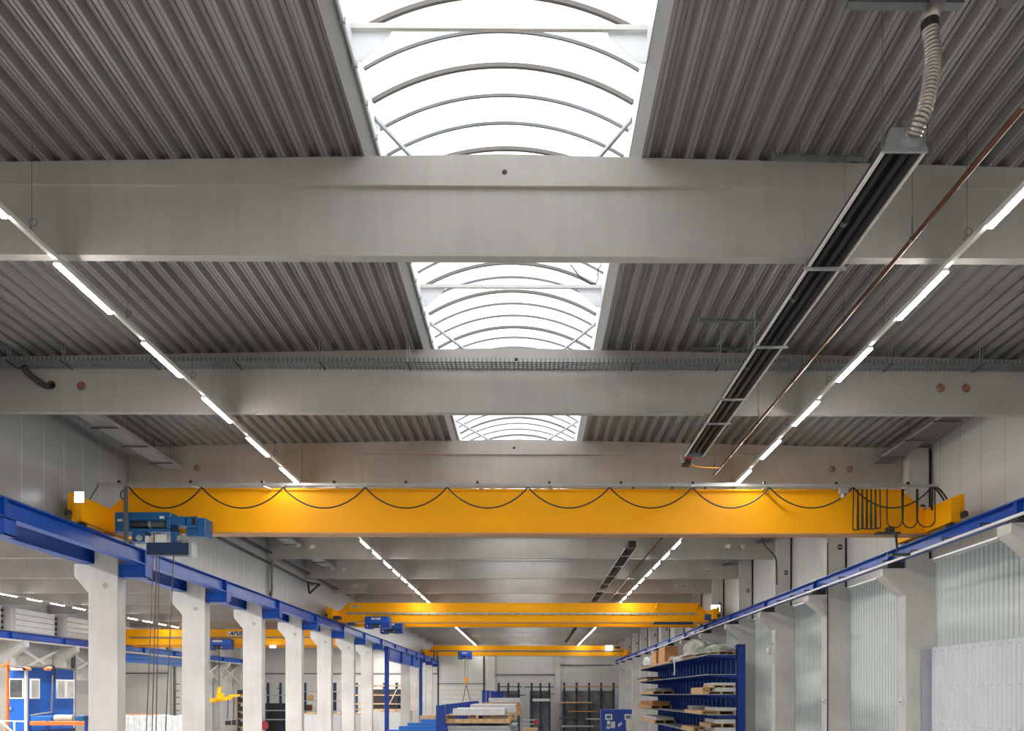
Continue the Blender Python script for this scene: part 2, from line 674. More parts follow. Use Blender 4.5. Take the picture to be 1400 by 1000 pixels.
for k in range(4, 15):
    roof_beam(k, -38.55, -13.52, CX2, 'concrete roof beam over the adjoining bay, %s seen behind the columns' % ORD[k - 4], 'concrete roof beams over the adjoining bay', [], None)

# ================================================================== COLUMNS
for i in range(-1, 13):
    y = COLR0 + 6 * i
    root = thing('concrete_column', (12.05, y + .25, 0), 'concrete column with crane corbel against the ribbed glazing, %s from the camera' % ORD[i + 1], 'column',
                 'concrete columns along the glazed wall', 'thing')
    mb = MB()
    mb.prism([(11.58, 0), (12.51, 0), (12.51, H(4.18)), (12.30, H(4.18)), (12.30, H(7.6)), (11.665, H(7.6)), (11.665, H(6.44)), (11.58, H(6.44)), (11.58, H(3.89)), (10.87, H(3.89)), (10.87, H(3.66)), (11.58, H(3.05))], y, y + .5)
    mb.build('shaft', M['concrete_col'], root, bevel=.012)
    MB().box(12.30, 12.395, y + .08, y + .4, H(4.2), H(7.6)).build('gap_shade', M['black'], root)  # black box in the open gap, painting in its shadow
    q = MB()
    q.tube([(12.1, y - .012, H(5.75)), (12.1, y + .01, H(5.75))], .11, 16)
    q.build('socket_disc', M['dark'], root)
    q = MB()
    q.box(12.0, 12.2, y - .02, y - .005, H(5.73), H(5.77))
    q.build('socket_bar', M['concrete_col'], root)
for i in [-1, 0, 1, 2, 3, 4, 5, 6, 9, 10, 11, 12]:
    y = COLL0 + 6 * i
    root = thing('concrete_column', (-13.0, y + .22, 0), 'concrete column between the two bays, %s in its row from the camera' % ORD[i + 1], 'column',
                 'concrete columns between the two bays', 'thing')
    mb = MB()
    mb.prism([(-13.45, 0), (-12.56, 0), (-12.56, H(6.44)), (-13.27, H(6.44)), (-13.27, H(3.98)), (-13.88, H(3.98)), (-13.88, H(3.6)), (-13.45, H(3.09))], y, y + .45)
    mb.build('shaft', M['concrete_col'], root, bevel=.012)
    q = MB()
    q.tube([(-12.93, y - .004, H(3.32)), (-12.93, y + .01, H(3.32))], .09, 18)
    o = q.build('anchor_plug', M['concrete'], root)
# slim columns of the outer side of the adjoining bay
for i in range(0, 9):
    y = 53.4 + 6 * i
    root = thing('concrete_column', (-38, y, 0), 'pale column on the outer wall of the adjoining bay, %s along it' % ORD[i], 'column', 'columns on the outer wall', 'thing')
    MB().prism([(-38.55, 0), (-37.7, 0), (-37.7, H(2.7)), (-36.7, H(3.5)), (-36.7, H(3.95)), (-37.7, H(3.95)), (-37.7, H(6.4)), (-38.55, H(6.4))], y, y + .5).build('shaft', M['concrete_col'], root, bevel=.01)
# white slatted bands between those columns
for i in range(0, 5):
    y0, y1 = 47.9 + 6 * i + .0, 53.3 + 6 * i
    root = thing('slat_screen', (-38.3, (y0 + y1) / 2, H(4.2)), 'white horizontal slat screen high on the outer wall, %s bay of it' % ORD[i], 'screen', 'slat screens on the outer wall')
    for s in range(5):
        z = H(4.35 + s * .42)
        MB().box(-38.5, -38.2, y0 + .2, y1 - .2, z, z + .385).build('slat', M['slat'], root)
        MB().box(-38.45, -38.1, y1 - .2, y1 - .08, z + .0, z + .16).build('slat_bracket', M['black'], root)

# ================================================================== SKYLIGHT
sk = thing('barrel_vault_skylight', (CX, 10, H(8.0)), 'long white barrel vault skylight with curved ribs running down the roof ridge', 'skylight')
HW = 1.91
ZC = H(8.70)
RISE = .535
RAD = (HW * HW + RISE * RISE) / (2 * RISE)


def arc(off=0.0, n=24, hw=HW):
    a = math.asin(HW / RAD)
    cz = ZC + RISE - RAD
    return [(CX + (RAD + off) * math.sin(-a + 2 * a * i / n), cz + (RAD + off) * math.cos(-a + 2 * a * i / n)) for i in range(n + 1)]


MB().sheet(arc(.03), YB, YF).build('glazing', M['dome'], sk, smooth=True, recalc=False)
for s, xi, xd in ((-1, CX - HW, SKL), (1, CX + HW, SKR)):
    # upstand: white inner lining, grey fascia under it
    MB().box(min(xi, xi + s * .08), max(xi, xi + s * .08), YB, YF, H(8.2), ZC + .03).build('upstand', M['white'], sk)
    zt = roofz(xd)
    MB().prism([(xi, H(8.2)), (xd, zt + .0), (xd + s * .03, zt), (xd + s * .03, H(8.36)), (xi, H(8.24))], YB, YF).build('fascia', M['fascia'], sk)
th = [0, 3, 6, 9]
for b in range(-1, 4):
    for j in range(11):
        y = 10.73 + 6 * b + j * 6 / 11
        if y < 8.6 or y > 34:
            continue
        t = j in th
        w = .022 if t else .012
        lo, hi = arc(-.035 if t else -.018), arc(.025)
        poly = lo + hi[::-1]
        MB().prism(poly, y - w, y + w).build('rib', M['fascia'] if t else M['galv_dark'], sk)
for yt in (9.45, 15.45, 21.45, 27.45):
    z = H(8.62)
    MB().box(CX - HW, CX + HW, yt - .02, yt + .03, z - .033, z + .033).build('tie_bar', M['offwhite'], sk)
    for s in (-1, 1):
        a = CX + s * HW
        MB().prism([(a, z + .045), (a - s * .52, z + .045), (a - s * .50, z - .045), (a - s * .12, z - .40), (a, z - .40)], yt + .052, yt + .062).build('gusset', M['white'], sk)
        MB().bar((a, yt + 1.42, H(8.56)), (CX + s * .05, yt + 4.9, H(8.56)), .045, .05).build('brace', M['galv'], sk)
# conduit clipped along the foot of the upstand
cd = MB()
cd.tube([(CX - HW + .03, YB, H(8.19)), (CX - HW + .03, 34, H(8.19))], .022, 8)
cd.build('conduit', M['white'], sk)
for i in range(20):
    y = 8.9 + i * .62
    MB().box(CX - HW - .01, CX - HW + .065, y - .012, y + .012, H(8.155), H(8.225)).build('conduit_clip', M['galv'], sk)
# smoke vent drive in the third opening
q = MB()
q.tube([P(677, 588, 27.2), P(678, 597, 26.8)], .05, 10)
q.tube([P(677, 586, 27.3), P(677, 588.5, 27.2)], .06, 10)
q.tube([P(679, 594, 26.9), P(700, 590, 26.9), P(745, 597, 26.9)], .012, 6)
q.build('vent_drive', M['wire'], sk)
# loose black cable hanging inside the second opening
q = MB()
q.tube([P(780, 362, 14.5), P(792, 378, 14.6), P(806, 387.5, 14.8), P(814, 388, 14.8), P(818, 381, 14.8), P(817, 370, 14.8), P(822, 362, 14.7)], .012, 6)
q.build('cable', M['black'], sk, smooth=True)

# ================================================================== LED LINES
LEDH = 6.2
ROWS = (
    (-6.79, 8.16, 39, 'slim lit LED batten in the lighting row on the side of the hoist', 'LED battens on the side of the hoist'),
    (6.08, 8.27, 39, 'slim lit LED batten in the lighting row beside the copper pipe', 'LED battens beside the copper pipe'),
    (-32.45, 45.1, 22, 'slim lit LED batten high in the adjoining bay behind the columns', 'LED battens in the adjoining bay'),
)
PITCH, LEN = 2.372, 1.36
for ri, (x, ys, n, lab, grp) in enumerate(ROWS):
    z = H(LEDH)
    rail_lab = ('slender white mounting rail of the lighting row on the side of the hoist', 'slender white mounting rail of the lighting row beside the copper pipe', 'slender mounting rail of the lighting row in the adjoining bay')[ri]
    y_end = min(ys + n * PITCH, YF - .3)
    rt = thing('lighting_rail', (x, ys, z), rail_lab, 'lighting rail')
    mb = MB().prism([(x - .034, z + .03), (x + .034, z + .03), (x + .034, z + .095), (x - .034, z + .095)], ys - 1.2, y_end)
    mb.build('rail_profile', M['offwhite'], rt)
    n_w = 14 if ri < 2 else 8
    for i in range(n_w):
        y = ys + LEN + .5 + i * PITCH
        zr = H(RIDGE - SLOPE * abs(x - (CX if ri < 2 else CX2))) + .1
        w = MB()
        w.tube([(x, y, z + .095), (x, y, zr)], .004, 5)
        n2 = 14
        w.tube([(x + .055 * math.cos(2 * PI * q / n2) + .02, y, z + .24 + .055 * math.sin(2 * PI * q / n2)) for q in range(n2 + 1)], .006, 5)
        w.tube([(x - .02, y, z + .095), (x - .045, y, z + .14), (x, y, z + .19)], .008, 5)
        w.build('suspension_wire', M['wire'], rt)
    l0 = None
    for i in range(n):
        y = ys + i * PITCH
        if y + LEN > YF - .3:
            break
        if l0 is None:
            l0 = thing('led_batten', (x, y, z), lab, 'light', grp)
            MB().prism([(x - .045, z - .012), (x + .045, z - .012), (x + .04, z + .03), (x - .04, z + .03)], y, y + LEN).build('housing', M['white'], l0)
            g = MB().prism([(x - .043, z - .012), (x - .043, z - .026), (x - .032, z - .042), (x + .032, z - .042), (x + .043, z - .026), (x + .043, z - .012)], y + .01, y + LEN - .01)
            g.build('diffuser', M['led'], l0)
        else:
            dup(l0, (0, i * PITCH, 0))

# ================================================================== RADIANT TUBE HEATERS
HZ = H(6.12)


def heater(ya, yb, lab, near_burner, full):
    xa, xb = 3.99, 4.45
    xc = (xa + xb) / 2
    r = thing('radiant_heater', (xc, ya, HZ), lab, 'heater')
    # open trough: thin folded sheet
    t = .012
    h = .23
    out = [(xa, HZ), (xa + .09, HZ + h), (xb - .09, HZ + h), (xb, HZ)]
    inn = [(xb - t, HZ), (xb - .09 - t, HZ + h - t), (xa + .09 + t, HZ + h - t), (xa + t, HZ)]
    MB().prism(out + inn, ya, yb).build('reflector', M['dark'], r)
    for a in (xa, xb):
        MB().box(a - .016, a + .016, ya, yb, HZ - .018, HZ + .02).build('rim', M['offwhite'], r)
    for s in (-.085, .085):
        q = MB()
        q.tube([(xc + s, ya + .05, HZ + .10), (xc + s, yb - .05, HZ + .10)], .05, 14)
        q.build('burner_tube', M['black'], r, smooth=True)
    if full:
        for y in (ya + 1.35, ya + 3.2, ya + 5.6):
            q = MB()
            q.tube([(xc - .085, y, HZ + .10), (xc - .085, y + .07, HZ + .10)], .058, 14)
            q.build('tube_collar', M['galv_dark'], r)
    ys = [10.42, 12.78, 15.05, 16.4] if full else [ya + 1.5, ya + 4.2, ya + 7, ya + 9.7]
    for y in ys:
        if y > yb:
            continue
        q = MB().box(xa - .07, xb + .07, y - .02, y + .02, HZ - .055, HZ - .02)
        for a in (xa - .05, xb + .05):
            q.tube([(a, y, HZ - .03), (a, y, roofz(a) - .1)], .006, 5)
        q.build('hanger', M['galv'], r)
    for y in (ya, yb):
        MB().prism([(xa - .03, HZ - .02), (xb + .03, HZ - .02), (xb - .07, HZ + h + .02), (xa + .07, HZ + h + .02)], y - .015, y + .015).build('end_plate', M['galv'], r)
    return r, xa, xb, xc


r, xa, xb, xc = heater(8.2, 18.75, 'long dark radiant tube heater with a flexible flue hanging under the roof', False, True)
# flue collar and bolts on the end plate
q = MB()
pc = P(1246, 187, 8.17)
q.tube([(pc.x, 8.19, HZ + .12), (pc.x, 8.13, HZ + .12)], .115, 24)
q.tube([(pc.x, 8.13, HZ + .12), (pc.x, 8.10, HZ + .12)], .09, 24)
q.build('flue_collar', M['galv'], r, smooth=False)
q = MB()
for sx in (-.1, -.02):
    q.tube([(xc + sx, 8.2, HZ + .24), (xc + sx, 8.2, HZ + .36), (xc + sx + .035, 8.2, HZ + .36)], .008, 6)
for a in (xa - .02, xb + .02):
    q.tube([(a, 8.2, HZ), (a, 8.2, HZ + .07)], .014, 6)
    q.tube([(a, 8.2, HZ), (a + (-.0), 8.2, roofz(a))], .005, 5)
q.build('chain_hook', M['wire'], r)
# flexible flue, ribbed
ctrl = [Vector((pc.x, 8.12, HZ + .11)), Vector((pc.x + .03, 8.045, HZ + .22)), P(1264, 150, 8.02), P(1272, 112, 8.0), P(1275, 75, 8.0), P(1271, 38, 8.0)]


def smooth_path(c, n=12):
    out = []
    for i in range(len(c) - 1):
        p0 = c[max(0, i - 1)]
        p1, p2 = c[i], c[i + 1]
        p3 = c[min(len(c) - 1, i + 2)]
        for k in range(n):
            t = k / n
            out.append(.5 * ((2 * p1) + (-p0 + p2) * t + (2 * p0 - 5 * p1 + 4 * p2 - p3) * t * t + (-p0 + 3 * p1 - 3 * p2 + p3) * t ** 3))
    out.append(c[-1])
    return out


raw = smooth_path(ctrl, 30)
pts, acc = [raw[0]], 0.0
for p_, q_ in zip(raw[:-1], raw[1:]):        # even spacing along the hose for its corrugation
    acc += (q_ - p_).length
    if acc >= .016:
        pts.append(q_)
        acc = 0.0
q = MB()
q.tube(pts, [.080 + (.010 if i % 2 else 0) for i in range(len(pts))], 22)
q.build('flexible_flue', M['chrome'], r)
q = MB()
top = P(1271, 38, 8.0)
q.tube([P(1272, 42, 8.0), P(1271, 30, 8.0)], .092, 20)
q.build('flue_clamp', M['dark'], r)
q = MB()
q.tube([P(1271, 30, 8.0), P(1277, 12, 8.0), P(1287, -8, 8.0), P(1289, -30, 8.0)], .084, 20)
q.build('flue_pipe', M['chrome'], r, smooth=True)
# burner box at the other end
q = MB()
b0 = P(934, 636, 18.85)
q.box(b0.x, b0.x + .19, 18.78, 19.05, b0.z, b0.z + .13)
q.build('burner_box', M['black'], r, bevel=.01)
q = MB().box(b0.x + .02, b0.x + .24, 18.78, 19.0, b0.z + .13, b0.z + .19)
q.build('burner_cover', M['red'], r, bevel=.01)
q = MB()
q.tube([P(932, 623, 18.8), P(934, 633, 18.8)], .05, 12)
q.build('fan_housing', M['galv'], r)
q = MB()
q.tube(smooth_path([P(944, 635, 19), P(953, 638.5, 19), P(965, 639.5, 19.2), P(984, 640, 20.0)], 6), .014, 8)
go = q.build('gas_hose', M['yellow'], r, smooth=True)
heater(30.6, 42.4, 'second radiant tube heater, smaller in view, seen below the big crane girder', True, False)
q = MB()
q.box(4.1, 4.4, 30.2, 30.55, HZ - .02, HZ + .24)
q.build('burner_box', M['black'], bpy.data.objects['radiant_heater.001'], bevel=.01)
heater(43.6, 52, 'third radiant tube heater, further on behind the second one', True, False)
heater(66, 87, 'tiny distant radiant tube heater seen between the two far cranes', True, False)

# slotted strut rails fixed under the deck for the hangers
for i, (a, b, py, yy, lab) in enumerate((
        (1158, 1315, 6, 8.04, 'dark slotted strut rail under the deck by the flue pipe'),
        (1060, 1181, 216, 10.42, 'slotted strut rail under the deck against the first roof beam'),
        (957, 1040, 439, 14.9, 'slotted strut rail hung from the deck ribs in the second roof bay'),
        (940, 1016, 477.5, 16.45, 'slotted strut rail tight above the perforated cable tray'))):
    p0, p1 = P(a, py, yy), P(b, py, yy)
    rt = thing('strut_rail', (p0 + p1) / 2, lab, 'strut rail')
    q = MB()
    w = .05 if i == 0 else .035
    q.box(p0.x, p1.x, yy - w, yy + w, p0.z - .02, p0.z + .02)
    if i == 0:
        q.box(p0.x, p1.x, yy - .22, yy - .14, p0.z - .02, p0.z + .02)
    q.build('channel', M['galv_dark'], rt)
    for f in (.02, .3, .72, .96):
        x = p0.x + (p1.x - p0.x) * f
        h = MB()
        h.tube([(x, yy, p0.z + .02), (x - .03, yy, p0.z + .10), (x - .03, yy, roofz(x) + .02)], .008, 6)
        h.tube([(x, yy, p0.z + .02), (x + .05, yy, p0.z + .08)], .008, 6)
        h.build('hook', M['wire'], rt)
# wooden/brown round vent bowl at the top edge
q = MB()
c = P(1381, -8, 8.0)
q.quadloft([[(c.x + rr * math.cos(2 * PI * k / 20), c.y + rr * math.sin(2 * PI * k / 20), c.z + dz) for k in range(20)] for rr, dz in ((.02, -.10), (.08, -.085), (.115, -.05), (.13, 0), (.13, .32))])
tag(q.build('vent_bowl', M['fascia'], smooth=True), 'brown rounded vent bowl hanging under the deck at the top corner', 'vent')

# copper coloured gas pipe
cp = thing('gas_pipe', (5.25, 10, H(6.25)), 'thin copper brown gas pipe running along beside the radiant heater', 'pipe')
q = MB()
q.tube([(5.25, YB + 7.3, H(6.25)), (5.25, 20.8, H(6.25))], .032, 12)
q.build('pipe_run', M['copper'], cp, smooth=True)
for y in (7.7, 10.0, 12.2, 14.5, 16.75, 18.9, 20.75):
    q = MB()
    q.tube([(5.25, y, H(6.25)), (5.25, y, H(6.55))], .012, 6)
    q.tube([(5.25, y, H(6.55)), (5.25, y, roofz(5.25))], .005, 5)
    q.tube([(5.25, y - .025, H(6.25)), (5.25, y + .025, H(6.25))], .043, 12)
    q.build('pipe_hanger', M['wire'], cp)
cp = thing('gas_pipe', (5.25, 36, H(6.2)), 'second length of gas pipe, seen below the big crane girder', 'pipe')
q = MB()
q.tube([(5.22, 29, H(6.2)), (5.22, 49.5, H(6.2))], .035, 10)
q.build('pipe_run', M['copper'], cp, smooth=True)
for y in (30, 32.5, 36, 41, 45):
    q = MB()
    q.tube([(5.22, y, H(6.2)), (5.22, y, roofz(5.2))], .006, 5)
    q.build('pipe_hanger', M['wire'], cp)

# ================================================================== CABLE TRAYS
ct = thing('cable_tray', (0, 16.3, H(7.35)), 'perforated steel cable tray crossing the whole second roof beam', 'cable tray')
zt = H(7.37)
MB().box(XL + .05, 12.4, 16.2, 16.62, zt, zt + .006).build('tray_floor', M['tray'], ct)
MB().box(XL + .05, 12.4, 16.2, 16.206, zt, zt + .085).build('tray_side', M['tray'], ct)
MB().box(XL + .05, 12.4, 16.614, 16.62, zt, zt + .085).build('tray_side', M['tray'], ct)
for px in (8, 83, 205, 321, 437, 557, 866, 985, 1104, 1220, 1345):
    x = PX(px, 16.2)
    q = MB().box(x - .015, x + .015, 16.2, 16.62, zt - .022, zt - .004)
    q.build('bracket', M['dark'], ct)
    q = MB()
    for dx in (-.03, .03):
        q.tube([(x + dx, 16.3, zt), (x + dx, 16.3, roofz(x) + .06)], .008, 6)
    q.build('drop_rod', M['galv'], ct)
# black cable bundle dropping from the tray into the beam sleeve
q = MB()
a = [P(30, 502, 16.3), P(38, 512, 16.45), P(52, 523, 16.6), P(64, 529.5, 16.75), P(72, 528, 17.0)]
q.tube(smooth_path(a, 6), .05, 10)
q.tube(smooth_path([v + Vector((.05, 0, .03)) for v in a], 6), .04, 10)
tag(q.build('cable_bundle', M['black'], smooth=True), 'thick black cable bundle dropping from the perforated tray into a beam sleeve', 'cable')
for side, x0, x1, hz in ((0, -11.32, -10.77, 6.98), (1, 10.72, 11.30, 7.2)):
    for k in range(0, 4):
        ya = 17.0 + 6 * k
        yb = ya + 5.75
        lab = 'wide cable tray under the deck by the %s, %s' % (('grey panels', 'white panels')[side], ('ahead of the third beam', 'between the third and fourth beams', 'between the fourth and fifth beams', 'behind the fifth beam')[k])
        rt = thing('cable_tray', ((x0 + x1) / 2, ya, H(hz)), lab, 'cable tray')
        MB().box(x0, x1, ya, yb, H(hz), H(hz) + .006).build('tray_floor', M['galv_dark'] if side else M['galv'], rt)
        for a in (x0, x1 - .006):
            MB().box(a, a + .006, ya, yb, H(hz), H(hz) + .09).build('tray_side', M['galv'], rt)
        for j in range(4):
            y = ya + .7 + j * 1.45
            MB().box(x0 - .12, x1 + .04, y - .02, y + .02, H(hz) - .045, H(hz) - .005).build('bracket', M['galv_dark'], rt)
            q = MB()
            for a in (x0 + .03, x1 - .03):
                q.tube([(a, y, H(hz)), (a, y, roofz(a) + .05)], .008, 6)
            q.build('drop_rod', M['wire'], rt)

# ================================================================== CRANE RUNWAYS
RB, RT = 3.98, 4.44


def ibeam(x0, x1, z0, z1, y0, y1, tf=.03, tw=.025):
    xm = (x0 + x1) / 2
    return MB().prism([(x0, z0), (x1, z0), (x1, z0 + tf), (xm + tw / 2, z0 + tf), (xm + tw / 2, z1 - tf), (x1, z1 - tf), (x1, z1), (x0, z1), (x0, z1 - tf), (xm - tw / 2, z1 - tf), (xm - tw / 2, z0 + tf), (x0, z0 + tf)], y0, y1)


def runway(name_lab, x0, x1, zb, zt, y_first, n, group, bracket):
    xm = (x0 + x1) / 2
    rt = thing('crane_runway', (xm, y_first, zb), name_lab, 'crane runway')
    for i in range(n):
        y0 = y_first + 6 * i
        y1 = min(y0 + 6, YF - .5)
        mb = ibeam(x0, x1, zb, zt, y0 + .004, y1 - .004)
        for y in (y0 + .01, y1 - .05):
            mb.box(x0 + .01, x1 - .01, y, y + .04, zb + .02, zt - .02)
        mb.build('beam_segment', M['blue'], rt)
    MB().box(xm - .03, xm + .03, y_first, min(y_first + 6 * n, YF - .5), zt, zt + .05).build('rail', M['dark'], rt)
    return rt


rl = runway('blue steel crane runway along the grey panel wall, under the hoist end', -12.06, -11.76, H(RB), H(RT), COLL0 - 5.85 - 6, 14, None, True)
for i in [-1, 0, 1, 2, 3, 4, 5, 6, 9, 10, 11, 12]:
    y = COLL0 + 6 * i + .04
    mb = MB().box(-12.56, -11.74, y, y + .38, H(3.58), H(3.61)).box(-12.56, -11.74, y, y + .38, H(3.95), H(3.98))
    mb.box(-12.56, -11.75, y + .02, y + .05, H(3.6), H(3.96)).box(-12.56, -11.75, y + .30, y + .33, H(3.6), H(3.96))
    mb.box(-11.77, -11.74, y, y + .38, H(3.58), H(3.98))
    mb.build('bracket', M['blue'], rl)
# stretch carried on steel posts with a deep girder
for px, yy in ((527.5, 61.0), (576.5, 80.0)):
    x = -11.9
    mb = MB().box(x - .16, x + .16, yy - .16, yy + .16, 0, H(3.98))
    o = mb.build('post', M['blue_rack'], rl)
mb = ibeam(-12.1, -11.7, H(2.85), H(3.96), 61.3, 79.7, .05, .04)
for k in range(4):
    y = 61.3 + k * 6.1
    mb.box(-12.08, -11.72, y, y + .06, H(2.87), H(3.94))
mb.build('deep_girder', M['blue'], rl)
rr = runway('blue steel crane runway on the corbels along the glazed wall', 11.12, 11.42, H(4.09), H(4.45), COLR0 - 5.75 - 6, 14, None, False)
for i in range(-1, 13):
    y = COLR0 + 6 * i
    MB().box(11.05, 11.5, y + .05, y + .45, H(3.892), H(4.088)).build('bearing', M['dark'], rr)
# runway of the adjoining bay on the other corbels
runway('dark blue runway of the adjoining bay on the outer corbels of the columns', -13.62, -13.29, H(3.985), H(4.5), COLL0 - 5.85, 13, None, False)
runway('blue runway with pale lower flange along the outer wall of the adjoining bay', -37.25, -36.9, H(3.97), H(4.5), COLL0 + 24.1, 9, None, False)
q = MB().box(-37.3, -36.8, COLL0 + 24.1, 99, H(3.86), H(3.95))
tag(q.build('conductor_rail', M['offwhite']), 'pale conductor rail below the runway on the outer wall of the adjoining bay', 'conductor rail')
q = ibeam(-31.3, -31.0, H(2.50), H(3.16), 53, 67.5, .06, .05)
q.box(-31.02, -30.98, 53, 67.5, H(2.80), H(2.86))
tag(q.build('steel_girder', M['blue_light']), 'deep light blue girder below the far runway of the adjoining bay', 'girder')

# white conductor rail on arms along the glazed side runway
cr_ = thing('conductor_rail', (10.77, 20, H(3.95)), 'white conductor rail on short arms beside the runway along the glazed wall', 'conductor rail')
MB().box(10.75, 10.80, YB + .5, 97, H(3.93), H(3.99)).build('rail_profile', M['white'], cr_)
y = 12.6
n = 0
while y < 62:
    MB().box(10.76, 11.26, y - .02, y + .02, H(4.07), H(4.10)).box(10.76, 10.79, y - .02, y + .02, H(3.95), H(4.10)).build('support_arm', M['dark'], cr_)
    y += 1.6

# ================================================================== OVERHEAD CRANES


def crane(lab, yg, zb, zt, xa, xb, sl, width, carr, front_strip=False):
    """girder between xa and xb (bottom), shoulders of slope length sl; carr = half length of end carriage"""
    rt = thing('overhead_crane', ((xa + xb) / 2, yg, zb), lab, 'crane')
    sh = (zt - zb) * .47
    mb = MB().prism([(xa, zb), (xb, zb), (xb, zb + sh), (xb - sl, zt), (xa + sl, zt), (xa, zb + sh)], yg, yg + width)
    mb.build('girder', M['yellow'], rt)
    MB().box(xa, xb, yg - .035, yg + width + .035, zb - .035, zb).build('bottom_flange', M['yellow_dark'], rt)
    MB().box(xa + sl, xb - sl, yg - .03, yg + width + .03, zt, zt + .045).build('top_flange', M['yellow'], rt)
    for s, x in ((-1, xa), (1, xb)):
        # end carriage: box along the runway, with an end buffer and a wheel
        x0, x1 = (x - .14, x + .12) if s < 0 else (x - .12, x + .14)
        y0, y1 = yg + width / 2 - carr, yg + width / 2 + carr
        c = MB().box(x0, x1, y0, y1, zb + .03, zb + sh + .12)
        co = c.build('end_carriage', M['yellow'], rt, bevel=.01)
        o0, o1 = (x0 - .13, x0) if s < 0 else (x1, x1 + .13)
        c = MB().box(o0, o1, y0 + .05, y0 + .30, zb + .34, zb + sh + .22)
        c.build('buffer_box', M['yellow'], rt)
        q = MB()
        q.tube([((o0 + o1) / 2, y0 - .10, zb + .22), ((o0 + o1) / 2, y0 + .16, zb + .22)], .09, 14)
        q.build('drive_motor', M['dark'], rt, smooth=False)
        for yy in (y0 + .25, y1 - .25):
            q = MB()
            q.tube([((x0 + x1) / 2 - .06, yy, zb + .02), ((x0 + x1) / 2 + .06, yy, zb + .02)], .11, 18)
            q.build('wheel', M['dark'], rt)
        q = MB()
        for k in range(4):
            z = zb + .12 + k * (sh - .1) / 4
            xx = x + (.08 if s < 0 else -.08)
            q.tube([(xx, yg - .02, z), (xx, yg + .01, z)], .022, 8)
        q.build('bolt', M['black'], rt)
    return rt


YG = 20.6
ZB, ZT = H(4.55), H(5.74)
XA, XB = PX(143.5, YG), PX(1270.5, YG)
c1 = crane('big yellow overhead crane girder spanning the hall in front, with looped black cables', YG, ZB, ZT, XA, XB, .74, .36, 1.45)
# shelf under each end of the girder seen above the rail
# cable rail on arms in front of the girder
yr = 20.2
pr0, pr1 = P(132, 662.5, yr), P(1283, 662.5, yr)
zr = pr0.z
MB().box(pr0.x, pr1.x, yr - .03, yr + .03, zr - .032, zr + .04).build('cable_rail', M['galv'], c1)
for px in range(163, 1290, 98):
    x = PX(px, yr)
    q = MB().box(x - .03, x + .03, yr - .045, yr + .045, zr + .03, zr + .10)
    q.build('rail_clamp', M['black'], c1)
    q = MB()
    q.bar((x, yr, zr - .03), (x + .12, YG + .1, ZT + .03), .05, .04)
    q.build('rail_arm', M['galv'], c1)
q = MB()
q.tube([P(135, 663, yr), P(118, 691, 19.9)], .014, 6)
q.build('end_stay', M['dark'], c1)
# sagging cable loops
loops = [178, 277, 388, 500, 612, 722, 833, 946, 1051, 1165, 1272]
for a, b in zip(loops[:-1], loops[1:]):
    p0, p1 = P(a, 667, yr), P(b, 667, yr)
    pts = []
    for i in range(25):
        t = i / 24
        p = p0.lerp(p1, t)
        p.z -= .58 * (4 * t * (1 - t)) ** .9
        p.y -= .06
        pts.append(p)
    q = MB()
    q.tube(pts, .02, 8)
    q.build('festoon_cable', M['black'], c1, smooth=True)
for a in loops[1:-1]:
    p = P(a, 667, yr)
    MB().box(p.x - .05, p.x + .05, yr - .09, yr - .01, p.z - .01, p.z + .06).build('cable_trolley', M['galv'], c1)
# parked bunch of tall cable loops
for a, b, bot, w in ((1167, 1173, 725, 0), (1173, 1179, 724, .02), (1179, 1185, 723.5, .0), (1185, 1191, 724, .03), (1191, 1197, 724, .01), (1197, 1203, 723, 0), (1213, 1233, 722, 0), (1235, 1253, 722, 0), (1255, 1278, 721, 0)):
    yy = yr - .12 - w
    zt_, zb_ = P(a, 669, yy).z, P(a, bot, yy).z
    xa_, xb_ = PX(a, yy), PX(b, yy)
    xm, rad = (xa_ + xb_) / 2, abs(xb_ - xa_) / 2 + (.02 if b - a < 8 else .01)
    pts = [Vector((xa_, yy, zt_))]
    for i in range(13):
        t = PI + PI * i / 12
        pts.append(Vector((xm + rad * math.cos(t), yy, zb_ + rad + rad * math.sin(t))))
    pts.append(Vector((xb_, yy, zt_)))
    q = MB()
    q.tube(smooth_path(pts, 3), .017, 7)
    q.build('hanging_cable_loop', M['black'], c1, smooth=True)
# junction on the rail, cable end down to the carriage
q = MB()
q.box(PX(1147, 20.1), PX(1158, 20.1), 20.02, 20.14, P(1150, 676, 20.1).z, P(1150, 668, 20.1).z)
q.tube([P(1152, 676, 20.08), P(1152, 681, 20.08)], .06, 10)
q.build('junction_box', M['galv'], c1)
q = MB()
for d in (0, 5):
    q.tube(smooth_path([P(1270 + d, 664, yr), P(1280 + d, 670, yr), P(1288 + d, 680, yr - .1), P(1293 + d, 691, yr - .3)], 5), .024, 8)
q.build('supply_cable', M['black'], c1, smooth=True)
q = MB()
q.bar(P(1274, 664, yr), P(1274, 698, yr), .05, .05)
q.build('rail_post', M['dark'], c1)
# flat maintenance tray lying on the girder top
q = MB()
q.box(PX(853, 20.9), PX(1010, 20.9), 20.7, 21.1, ZT + .22, ZT + .27)
q.build('top_tray', M['galv'], c1)
for px in (862, 915, 960, 1000):
    x = PX(px, 20.9)
    q = MB().bar((x, 20.9, ZT + .01), (x + .1, 20.8, ZT + .23), .06, .03)
    q.build('tray_leg', M['dark'], c1)
